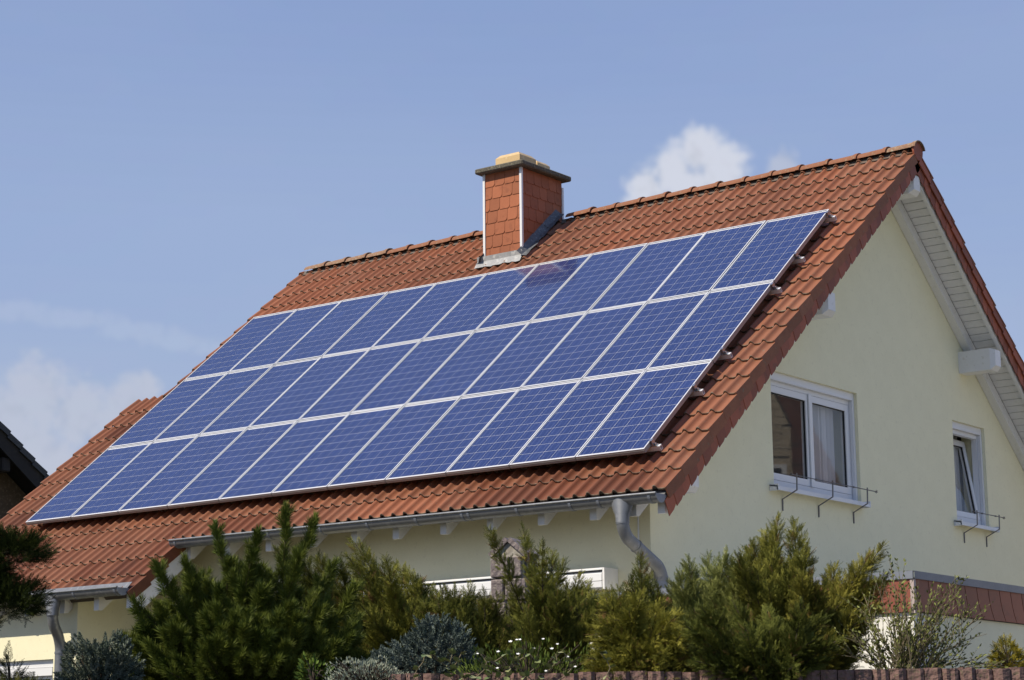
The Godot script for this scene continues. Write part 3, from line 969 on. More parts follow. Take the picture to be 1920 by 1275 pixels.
func holder(gable: Transform3D, ws: Array, w0: float, w1: float, label: String) -> void:
	var h := group(self, "flower_box_holder", gable)
	tag(h, label, "bracket", "flower box holders")
	for w in ws:
		var b := MB.new()
		var pts := [Vector3(w, -0.335, 0.006), Vector3(w, -0.215, 0.008), Vector3(w, -0.13, 0.185), Vector3(w, 0.045, 0.19)]
		for i in 3:
			var p: Vector3 = pts[i]
			var q: Vector3 = pts[i + 1]
			var d := (q - p).normalized()
			b.box(Vector3.ZERO, Vector3(0.022, (q - p).length() + 0.006, 0.006), Transform3D(Basis(Vector3.RIGHT, d, Vector3.RIGHT.cross(d)), (p + q) / 2))
		part(h, "bracket", b.mesh(), M.iron)
	var r := MB.new()
	r.tube([Vector3(w0, 0.02, 0.198), Vector3(w1, 0.02, 0.198)], 0.0055, 6)
	part(h, "rod", r.mesh(), M.iron)
	for w in [w0, w1]:
		var k := MB.new()
		for an in 3:
			var d := Vector3(0, cos(an * PI / 3), sin(an * PI / 3)) * 0.02
			k.tube([Vector3(w, 0.02, 0.198) - d, Vector3(w, 0.02, 0.198) + d], 0.0035, 5)
		part(h, "end_knob", k.mesh(), M.iron)
	for w in [lerpf(w0, w1, 0.28), lerpf(w0, w1, 0.72)]:
		var k := MB.new()
		k.tube([Vector3(w - 0.03, 0.02, 0.198), Vector3(w - 0.012, 0.02, 0.198), Vector3(w + 0.012, 0.02, 0.198), Vector3(w + 0.03, 0.02, 0.198)], [0.006, 0.0105, 0.0105, 0.006], 6)
		part(h, "sleeve", k.mesh(), M.iron)

# half-round gutter along x
func gutter(x0: float, x1: float, y0: float, y1: float, z: float, bands: Array) -> void:
	var g := group(house, "gutter")
	var R := 0.078
	var b := MB.new()
	var P := func(x: float, an: float, r: float) -> Vector3:
		return Vector3(x, lerpf(y0, y1, (x - x0) / (x1 - x0)) - r * sin(an), z + r * cos(an))
	for i in 12:
		var a0 := PI * i / 12.0
		var a1 := PI * (i + 1) / 12.0
		var n0 := Vector3(0, -sin(a0), cos(a0))
		var n1 := Vector3(0, -sin(a1), cos(a1))
		b.quadn(P.call(x0, a1, R), P.call(x1, a1, R), P.call(x1, a0, R), P.call(x0, a0, R), n1, n1, n0, n0)
		b.quadn(P.call(x0, a0, R - 0.004), P.call(x1, a0, R - 0.004), P.call(x1, a1, R - 0.004), P.call(x0, a1, R - 0.004), -n0, -n0, -n1, -n1)
	part(g, "trough", b.mesh(), M.zinc)
	var bd := MB.new()
	bd.tube([P.call(x0, 0.0, R) + Vector3(0, 0.006, 0.004), P.call(x1, 0.0, R) + Vector3(0, 0.006, 0.004)], 0.013, 8)
	part(g, "rim", bd.mesh(), M.zinc)
	for x in [x0, x1]:
		var e := MB.new()
		var pts := PackedVector2Array()
		for i in 13:
			pts.append(Vector2((R + 0.006) * cos(PI * i / 12.0), -(R + 0.006) * sin(PI * i / 12.0)))
		e.prism(pts, Transform3D(Basis(Vector3(0, 0, 1), Vector3.UP, Vector3(-1, 0, 0)), P.call(x, 0.0, 0.0) + Vector3(0, 0.004, 0)), -0.004, 0.004)
		part(g, "end_cap", e.mesh(), M.zinc_dark)
	for x in bands:
		var r := MB.new()
		for i in 12:
			var a0 := PI * i / 12.0
			var a1 := PI * (i + 1) / 12.0
			r.quad(P.call(x - 0.015, a1, R + 0.005), P.call(x + 0.015, a1, R + 0.005), P.call(x + 0.015, a0, R + 0.005), P.call(x - 0.015, a0, R + 0.005))
			for sx in [-0.015, 0.015]:
				r.quad(P.call(x + sx, a1, R + 0.005), P.call(x + sx, a0, R + 0.005), P.call(x + sx, a0, R), P.call(x + sx, a1, R))
		part(g, "bracket", r.mesh(), M.zinc_dark)
	# drip flashing that leads from under the tiles into the trough
	var f := MB.new()
	f.quad(P.call(x0, PI / 2, 0.03) + Vector3(0, 0.0, -0.03), P.call(x1, PI / 2, 0.03) + Vector3(0, 0.0, -0.03), P.call(x1, 0.0, 0.0) + Vector3(0, 0.075, -0.135), P.call(x0, 0.0, 0.0) + Vector3(0, 0.075, -0.135))
	part(g, "drip_flashing", f.mesh(), M.zinc)

func downpipe(outlet: Vector3, path: Array, rings: Array) -> void:
	var d := group(house, "downpipe")
	var b := MB.new()
	# outlet funnel: from an oval the width of the gutter to the round pipe
	var prev := []
	for st in [[0.06, 0.115, 0.082], [0.0, 0.112, 0.08], [-0.05, 0.095, 0.075], [-0.09, 0.075, 0.068], [-0.13, 0.067, 0.066], [-0.17, 0.067, 0.067]]:
		var ring := []
		for i in 16:
			ring.append(outlet + Vector3(st[1] * cos(TAU * i / 16), st[0], st[2] * sin(TAU * i / 16)))
		if prev:
			for i in 16:
				var j := (i + 1) % 16
				var n0 := Vector3(cos(TAU * i / 16), 0.1, sin(TAU * i / 16)).normalized()
				var n1 := Vector3(cos(TAU * j / 16), 0.1, sin(TAU * j / 16)).normalized()
				b.quadn(ring[j], ring[i], prev[i], prev[j], n1, n0, n0, n1)
		prev = ring
	part(d, "outlet", b.mesh(), M.zinc)
	var cv := Curve3D.new()
	for i in path.size():
		var p: Vector3 = path[i]
		if i == 0 or i == path.size() - 1:
			cv.add_point(p)
		else:   # rounded bends
			var a: Vector3 = (path[i - 1] - p).normalized() * 0.11
			var c: Vector3 = (path[i + 1] - p).normalized() * 0.11
			cv.add_point(p + a, Vector3.ZERO, -a * 0.55)
			cv.add_point(p + c, -c * 0.55, Vector3.ZERO)
	cv.bake_interval = 0.03
	var pts := []
	for p in cv.get_baked_points(): pts.append(p)
	var t := MB.new()
	t.tube(pts, 0.061, 14)
	part(d, "pipe", t.mesh(), M.zinc)
	for r in rings:
		var o := cv.get_closest_offset(r)
		var p := cv.sample_baked(o)
		var q := cv.sample_baked(o + 0.02)
		var k := MB.new()
		k.tube([p, p + (q - p).normalized() * 0.022], 0.066, 14)
		part(d, "collar", k.mesh(), M.zinc)

func build_gutters() -> void:
	gutter(2.955, 9.415, -0.470, -0.498, 0.335, [3.03, 3.7, 4.45, 5.2, 5.85, 6.5, 7.1, 7.18, 7.78, 8.42, 8.75, 9.33])
	gutter(-0.92, 2.995, -1.035, -1.033, 1.118, [-0.5, 0.4, 1.2, 2.28, 2.94])
	downpipe(Vector3(8.98, -0.56, 0.335), [Vector3(8.98, -0.70, 0.335), Vector3(8.985, -0.84, 0.335), Vector3(9.0, -1.13, -0.285), Vector3(9.0, -1.46, -0.285)], [Vector3(8.98, -0.72, 0.335), Vector3(8.99, -0.93, 0.14), Vector3(9.0, -1.2, -0.285)])
	downpipe(Vector3(1.87, -1.10, 1.118), [Vector3(1.87, -1.22, 1.118), Vector3(1.86, -1.33, 1.118), Vector3(1.82, -1.54, 0.945), Vector3(1.82, -3.8, 0.945)], [Vector3(1.87, -1.25, 1.118), Vector3(1.82, -1.66, 0.945)])
	var c := MB.new()
	c.tube([Vector3(8.80, -3.8, ZF + 0.012), Vector3(8.80, -0.45, ZF + 0.012)], 0.009, 6)
	part(house, "cable_duct", c.mesh(), M.upvc)
	# awning in its closed cassette
	var a := group(self, "awning", Transform3D(Basis(), Vector3(0, 0, ZF)))
	tag(a, "closed white awning cassette on the shaded wall under the eave", "awning")
	part(a, "back_rail", span(Vector3(5.3, -1.285, 0.002), Vector3(8.52, -1.11, 0.10)), M.upvc)
	var f := MB.new()
	var T := Transform3D(Basis(Vector3(0, 0, 1), Vector3.UP, Vector3(-1, 0, 0)), Vector3(8.52, 0, 0))
	f.prism(PackedVector2Array([Vector2(0.101, -1.098), Vector2(0.22, -1.098), Vector2(0.24, -1.112), Vector2(0.24, -1.12), Vector2(0.101, -1.12)]), T, 0.0, 3.2)
	part(a, "top_cover", f.mesh(), M.upvc)
	var g := MB.new()
	g.prism(PackedVector2Array([Vector2(0.101, -1.135), Vector2(0.205, -1.135), Vector2(0.228, -1.155), Vector2(0.230, -1.223), Vector2(0.101, -1.223)]), T, 0.012, 3.18)
	g.prism(PackedVector2Array([Vector2(0.101, -1.228), Vector2(0.230, -1.228), Vector2(0.228, -1.285), Vector2(0.212, -1.302), Vector2(0.101, -1.302)]), T, 0.012, 3.18)
	part(a, "front_bar", g.mesh(), M.upvc)
	part(a, "end_cap", span(Vector3(8.522, -1.305, 0.002), Vector3(8.545, -1.10, 0.235)), M.paint)

# ---------------------------------------------------------------- solar panels
func build_panels() -> void:
	var W := 0.806
	var H := 1.663
	var fr := MB.new()
	var lip := 0.013
	var D := 0.046
	for q in [[0.0, lip, 0.0, H], [W - lip, W, 0.0, H], [lip, W - lip, 0.0, lip], [lip, W - lip, H - lip, H]]:
		fr.box(Vector3((q[0] + q[1]) / 2, 0.0, -(q[2] + q[3]) / 2), Vector3(q[1] - q[0], 0.004, q[3] - q[2]))
	var sd := MB.new()
	for q in [[0.0005, 0.003, 0.0005, H - 0.0005], [W - 0.003, W - 0.0005, 0.0005, H - 0.0005], [0.003, W - 0.003, 0.0005, 0.003], [0.003, W - 0.003, H - 0.003, H - 0.0005]]:
		sd.box(Vector3((q[0] + q[1]) / 2, -D / 2 - 0.001, -(q[2] + q[3]) / 2), Vector3(q[1] - q[0], D - 0.004, q[3] - q[2]))
	# two drainage ribs on the lower edge
	for y in [-0.018, -0.034]:
		sd.box(Vector3(W / 2, y, 0.001), Vector3(W - 0.004, 0.004, 0.004))
	var frame := sd.add_to(fr.mesh())
	var back := boxm(Vector3(W / 2, -0.0095, -H / 2), Vector3(W - 0.008, 0.003, H - 0.008))
	var gl := MB.new()
	gl.quad(Vector3(lip * 0.5, -0.0022, -lip * 0.5), Vector3(W - lip * 0.5, -0.0022, -lip * 0.5), Vector3(W - lip * 0.5, -0.0022, -H + lip * 0.5), Vector3(lip * 0.5, -0.0022, -H + lip * 0.5))
	var glass := gl.mesh()
	var pc := 0.1546
	var pr := 0.1588
	var cb := MB.new()
	cb.box(Vector3.ZERO, Vector3(pc - 0.005, 0.0012, pr - 0.0058))
	var cell := cb.mesh()
	var xm := (W - 5 * pc) / 2 + pc / 2
	var ym := (H - 10 * pr) / 2 + pr / 2
	var ord := ["first", "second", "third", "fourth", "fifth", "sixth", "seventh", "eighth", "ninth", "tenth", "eleventh"]
	var rows := ["bottom", "middle", "top"]
	var base := slope_xf(1)
	for j in 3:
		for i in 11:
			var p := group(self, "solar_panel", base * Transform3D(Basis(), Vector3(i * 0.82 + 0.007 + rng.randf_range(-0.0015, 0.0015), 0.15 + rng.randf_range(-0.002, 0.002), 6.767 - j * 1.6785 - 0.006)) * Transform3D(Basis(Vector3.RIGHT, rng.randf_range(-0.0015, 0.0015)) * Basis(Vector3.BACK, rng.randf_range(-0.0015, 0.0015)), Vector3.ZERO))
			var place: String = "at the left end of the %s row" % rows[j] if i == 0 else ("at the right end of the %s row" % rows[j] if i == 10 else "%s from the left in the %s row" % [ord[i], rows[j]])
			tag(p, "blue solar panel " + place, "solar panel", "solar panels on the roof")
			part(p, "frame", frame, M.alu).set_surface_override_material(1, M.alu_side_shade)
			part(p, "backsheet", back, M.backsheet)
			part(p, "cover_glass", glass, M.cover_glass)
			var bright: bool = (i * 7 + j * 3) % 5 == 0
			for cx in 5:
				for cy in 10:
					var v := rng.randi_range(0, 11)
					part(p, "solar_cell", cell, M.cells[4 if v == 0 and bright else v % 4], Transform3D(Basis(), Vector3(xm + cx * pc, -0.0072, -ym - cy * pr)))
	# rails with end clamps
	var nm := ["lowest", "second lowest", "third lowest", "third highest", "second highest", "highest"]
	for i in 6:
		var s: float = [0.16, 1.18, 1.90, 3.27, 3.96, 4.94][i]
		var r := group(self, "mounting_rail", base * Transform3D(Basis(), Vector3(0, 0.15, 6.767 - s)))
		tag(r, "%s aluminium mounting rail, its end showing right of the panels" % nm[i], "rail", "rails under the solar panels")
		var b := MB.new()
		b.box(Vector3(4.54, -0.052 - 0.014, 0), Vector3(9.12, 0.006, 0.04))
		b.box(Vector3(4.54, -0.088, 0.017), Vector3(9.12, 0.038, 0.006))
		b.box(Vector3(4.54, -0.088, -0.017), Vector3(9.12, 0.038, 0.006))
		b.box(Vector3(4.54, -0.110, 0), Vector3(9.12, 0.006, 0.04))
		part(r, "rail", b.mesh(), M.alu)
		var c := MB.new()
		c.box(Vector3(9.032, -0.03, 0), Vector3(0.012, 0.062, 0.045))
		c.box(Vector3(9.022, 0.004, 0), Vector3(0.03, 0.004, 0.045))
		c.box(Vector3(9.05, -0.058, 0), Vector3(0.04, 0.008, 0.045))
		part(r, "end_clamp", c.mesh(), M.steel)
		var t := MB.new()
		t.tube([Vector3(9.052, -0.054, 0), Vector3(9.052, -0.035, 0)], 0.011, 6)
		part(r, "bolt", t.mesh(), M.steel)
		for k in 6:
			part(r, "roof_hook", boxm(Vector3(0.5 + k * 1.64, -0.135, 0.0), Vector3(0.04, 0.045, 0.008)), M.steel)

# ---------------------------------------------------------------- garage with the slate fascia
func build_garage() -> void:
	var g := group(self, "garage", Transform3D(Basis(), Vector3(12.09, 0, 0.6)))
	tag(g, "flat roofed garage with red slate fascia and grey metal roof edge", "garage")
	part(g, "front_wall", span(Vector3(-3.38, GROUND, -0.33), Vector3(-0.03, -1.742, -0.03)), M.white_wall)
	part(g, "side_wall", span(Vector3(-0.33, GROUND, -6.8), Vector3(-0.03, -1.742, -0.33)), M.stucco)
	part(g, "side_wall", span(Vector3(-3.38, GROUND, -0.72), Vector3(-3.15, -1.62, -0.33)), M.stucco)
	part(g, "roof", span(Vector3(-3.40, -1.74, -6.8), Vector3(-0.08, -1.44, -0.08)), M.paving)
	part(g, "roof_edge", edge_strip(Vector3(-3.42, -1.400, 0.0), Vector3(0.0, -1.400, 0.0), Vector3(0, 0, 1), 0.065), M.zinc_dark)
	part(g, "roof_edge", edge_strip(Vector3(0.0, -1.400, 0.0), Vector3(0.0, -1.400, -6.8), Vector3(1, 0, 0), 0.065), M.zinc_dark)
	part(g, "fascia_board", span(Vector3(-3.38, -1.74, -0.07), Vector3(-0.05, -1.45, -0.06)), M.under)
	part(g, "fascia_board", span(Vector3(-0.07, -1.74, -6.8), Vector3(-0.06, -1.45, -0.05)), M.under)
	part(g, "corner_trim", span(Vector3(-0.034, -1.752, -0.034), Vector3(0.002, -1.466, 0.002)), M.trim)
	var front := Transform3D(Basis(), Vector3(0, 0, -0.016))
	var right := Transform3D(Basis(Vector3(0, 0, -1), Vector3.UP, Vector3(1, 0, 0)), Vector3(-0.016, 0, 0))
	for i in 15:
		var x1 := -0.038 - i * 0.235
		fascia_slate(g, front, x1 - 0.235, x1, -1.0, i)
	for i in 28:
		var x0 := 0.038 + i * 0.235
		fascia_slate(g, right, x0, x0 + 0.235, 1.0, i)

func edge_strip(a: Vector3, b: Vector3, out: Vector3, h: float) -> ArrayMesh:
	var m := MB.new()
	var o := out * 0.012
	var d := Vector3(0, -h, 0)
	var back := -out * 0.09
	m.quad(a + o + d, b + o + d, b + o, a + o)
	m.quad(a + o, b + o, b + o + back + Vector3(0, 0.004, 0), a + o + back + Vector3(0, 0.004, 0))
	m.quad(a + d - out * 0.004, b + d - out * 0.004, b + o + d, a + o + d)
	m.quad(b + o + d, b - out * 0.004 + d, b - out * 0.004, b + o)
	return m.mesh()

func fascia_slate(g: Node3D, xf: Transform3D, x0: float, x1: float, sg: float, i: int) -> void:
	# tall slate whose overlapping long edge swings out towards the foot
	var pts := PackedVector2Array()
	var bow := [[-1.44, 0.0], [-1.50, 0.006], [-1.57, 0.022], [-1.64, 0.048], [-1.70, 0.082], [-1.738, 0.11]]
	var foot := 0.0
	for p in bow: pts.append(Vector2((x0 if sg > 0 else x1) + sg * (p[1] + 0.006) if i > 0 else (x0 if sg > 0 else x1), p[0]))
	for k in range(bow.size() - 1, -1, -1): pts.append(Vector2((x1 if sg > 0 else x0) + sg * (bow[k][1]) - sg * 0.006, bow[k][0] - foot))
	var b := MB.new()
	var w := (x1 - x0)
	b.prism(pts, xf * Transform3D(Basis(Vector3.UP, 0.0), Vector3((x0 + x1) / 2, 0, 0.008)) * Transform3D(Basis(), Vector3(-(x0 + x1) / 2, 0, 0)), 0.0, 0.005)
	part(g, "fascia_slate", b.mesh(), M.fascia[(i * 5 + i / 2) % 3])

# ---------------------------------------------------------------- neighbouring houses
func simple_house(t: Transform3D, called: String, label: String, half: float, k: float, apex: float, ground: float, depth: float, wall: Material, roof: Material, wood: Material, over: float) -> Node3D:
	var h := group(self, called, t)
	tag(h, label, "house")
	var low := apex - half * k
	part(h, "gable_wall", wall_mesh(PackedVector2Array([Vector2(-half + 0.5, ground), Vector2(half - 0.5, ground), Vector2(half - 0.5, low + 0.5 * k - 0.3), Vector2(0, apex - 0.3), Vector2(-half + 0.5, low + 0.5 * k - 0.3)]), [], 0.3), wall, Transform3D(Basis(), Vector3(0, 0, -over)))
	part(h, "side_wall", span(Vector3(-half + 0.5, ground, -depth), Vector3(-half + 0.8, low + 0.2, -over - 0.3)), wall)
	part(h, "side_wall", span(Vector3(half - 0.8, ground, -depth), Vector3(half - 0.5, low + 0.2, -over - 0.3)), wall)
	var ang := atan(k)
	for sg in [1.0, -1.0]:
		var L := half / cos(ang)
		# own frame of the slope: x out along the depth, y off the roof, z down the slope
		var s := group(h, "roof_slope", Transform3D(Basis(Vector3(0, 0, -sg), Vector3(sg * sin(ang), cos(ang), 0), Vector3(sg * cos(ang), -sin(ang), 0)), Vector3(0, apex, 0)))
		part(s, "roof_deck", span(Vector3(0.03 * sg, -0.16, 0), Vector3(depth * sg, -0.03, L)), wood)
		part(s, "barge_board", span(Vector3(0.0, -0.34, 0.02), Vector3(0.035 * sg, -0.07, L)), wood)
		var n := int(L / 0.34)
		for i in n:
			var tm := boxm(Vector3(-0.02 * sg, -0.05, -0.17), Vector3(0.03, 0.10, 0.345))
			part(s, "verge_tile", tm, roof, Transform3D(Basis(Vector3.RIGHT, -0.1), Vector3(0, 0.012, L - i * 0.34)))
			part(s, "tile_course", span(Vector3(-0.005 * sg, -0.03, -0.34), Vector3(depth * sg, 0.0, 0.0)), roof, Transform3D(Basis(Vector3.RIGHT, -0.07), Vector3(0, 0.012, L - i * 0.34)))
	return h

func build_neighbours() -> void:
	# dark house beyond the left end of the roof, its shaded gable turned the same way as ours
	var t := Transform3D(Basis(Vector3(0, 0, -1), Vector3.UP, Vector3(1, 0, 0)), Vector3(-8.0, 0, -3.5))
	var h := simple_house(t, "neighbouring_house", "dark neighbouring house whose roof edge shows at the left margin", 5.2, 0.7394, 4.727, GROUND - 0.7, 9.0, M.dark_brick, M.dark_tile, M.dark_wood, 0.55)
	part(h, "purlin", chbox(Vector3(0.18, 0.24, 0.5), 0.02), M.dark_wood, Transform3D(Basis(), Vector3(2.75, 2.15, -0.3)))
	# house across the garden that the gable windows mirror
	var b := Basis(Vector3(0.7957, 0, 0.6055), Vector3.UP, Vector3(-0.6055, 0, 0.7957))
	var m := simple_house(Transform3D(b, Vector3(16.727, 0, -17.70) + b.x * 1.6), "neighbouring_house", "tan shingled house mirrored in the gable windows", 3.4, 2.2, 6.95, GROUND - 0.7, 9.0, M.tan_shingle, M.brown_brick, M.brown_brick, 0.12)
	for i in 48:
		var y := 6.1 - i * 0.15
		var wd := minf(2.8, (6.5 - y) / 2.2)
		for c in int(2 * wd / 0.36):
			var x := -wd + 0.18 + c * 0.36 + (0.0 if i % 2 else 0.1)
			if x > wd - 0.2 or x > 0.6: continue
			if x > -1.8 and x < -1.2 or (x < -0.5 and x > -1.2 and y < 2.7 and y > 1.2): continue
			part(m, "shingle", shingle_mesh(), M.tan_shingle, Transform3D(Basis(Vector3.RIGHT, -0.05), Vector3(x, y, -0.10)))
	part(m, "window_frame", span(Vector3(-1.18, 1.2, -0.15), Vector3(-0.7, 2.55, -0.08)), M.upvc)
	part(m, "window_pane", span(Vector3(-1.08, 1.3, -0.078), Vector3(-0.8, 2.48, -0.07)), M.gasket)
	var pier := part(m, "brick_pier", span(Vector3(-1.66, GROUND, -0.2), Vector3(-1.28, 5.0, -0.05)), M.mortar)
	for i in 62:
		for c in 2:
			var off := 0.06 if i % 2 else -0.06
			var xa: float = -1.662 if c == 0 else -1.466 + off
			var xb: float = -1.474 + off if c == 0 else -1.278
			part(pier, "brick", span(Vector3(xa, 0.4 + i * 0.075, -0.06), Vector3(xb, 0.464 + i * 0.075, -0.035 - 0.004 * (i % 3))), [M.brown_brick, M.dark_brick][1 if (i * 3 + c) % 5 == 0 else 0])

var _shingle: ArrayMesh
func shingle_mesh() -> ArrayMesh:
	if _shingle == null:
		_shingle = boxm(Vector3(0, -0.01, 0), Vector3(0.352, 0.17, 0.012))
	return _shingle

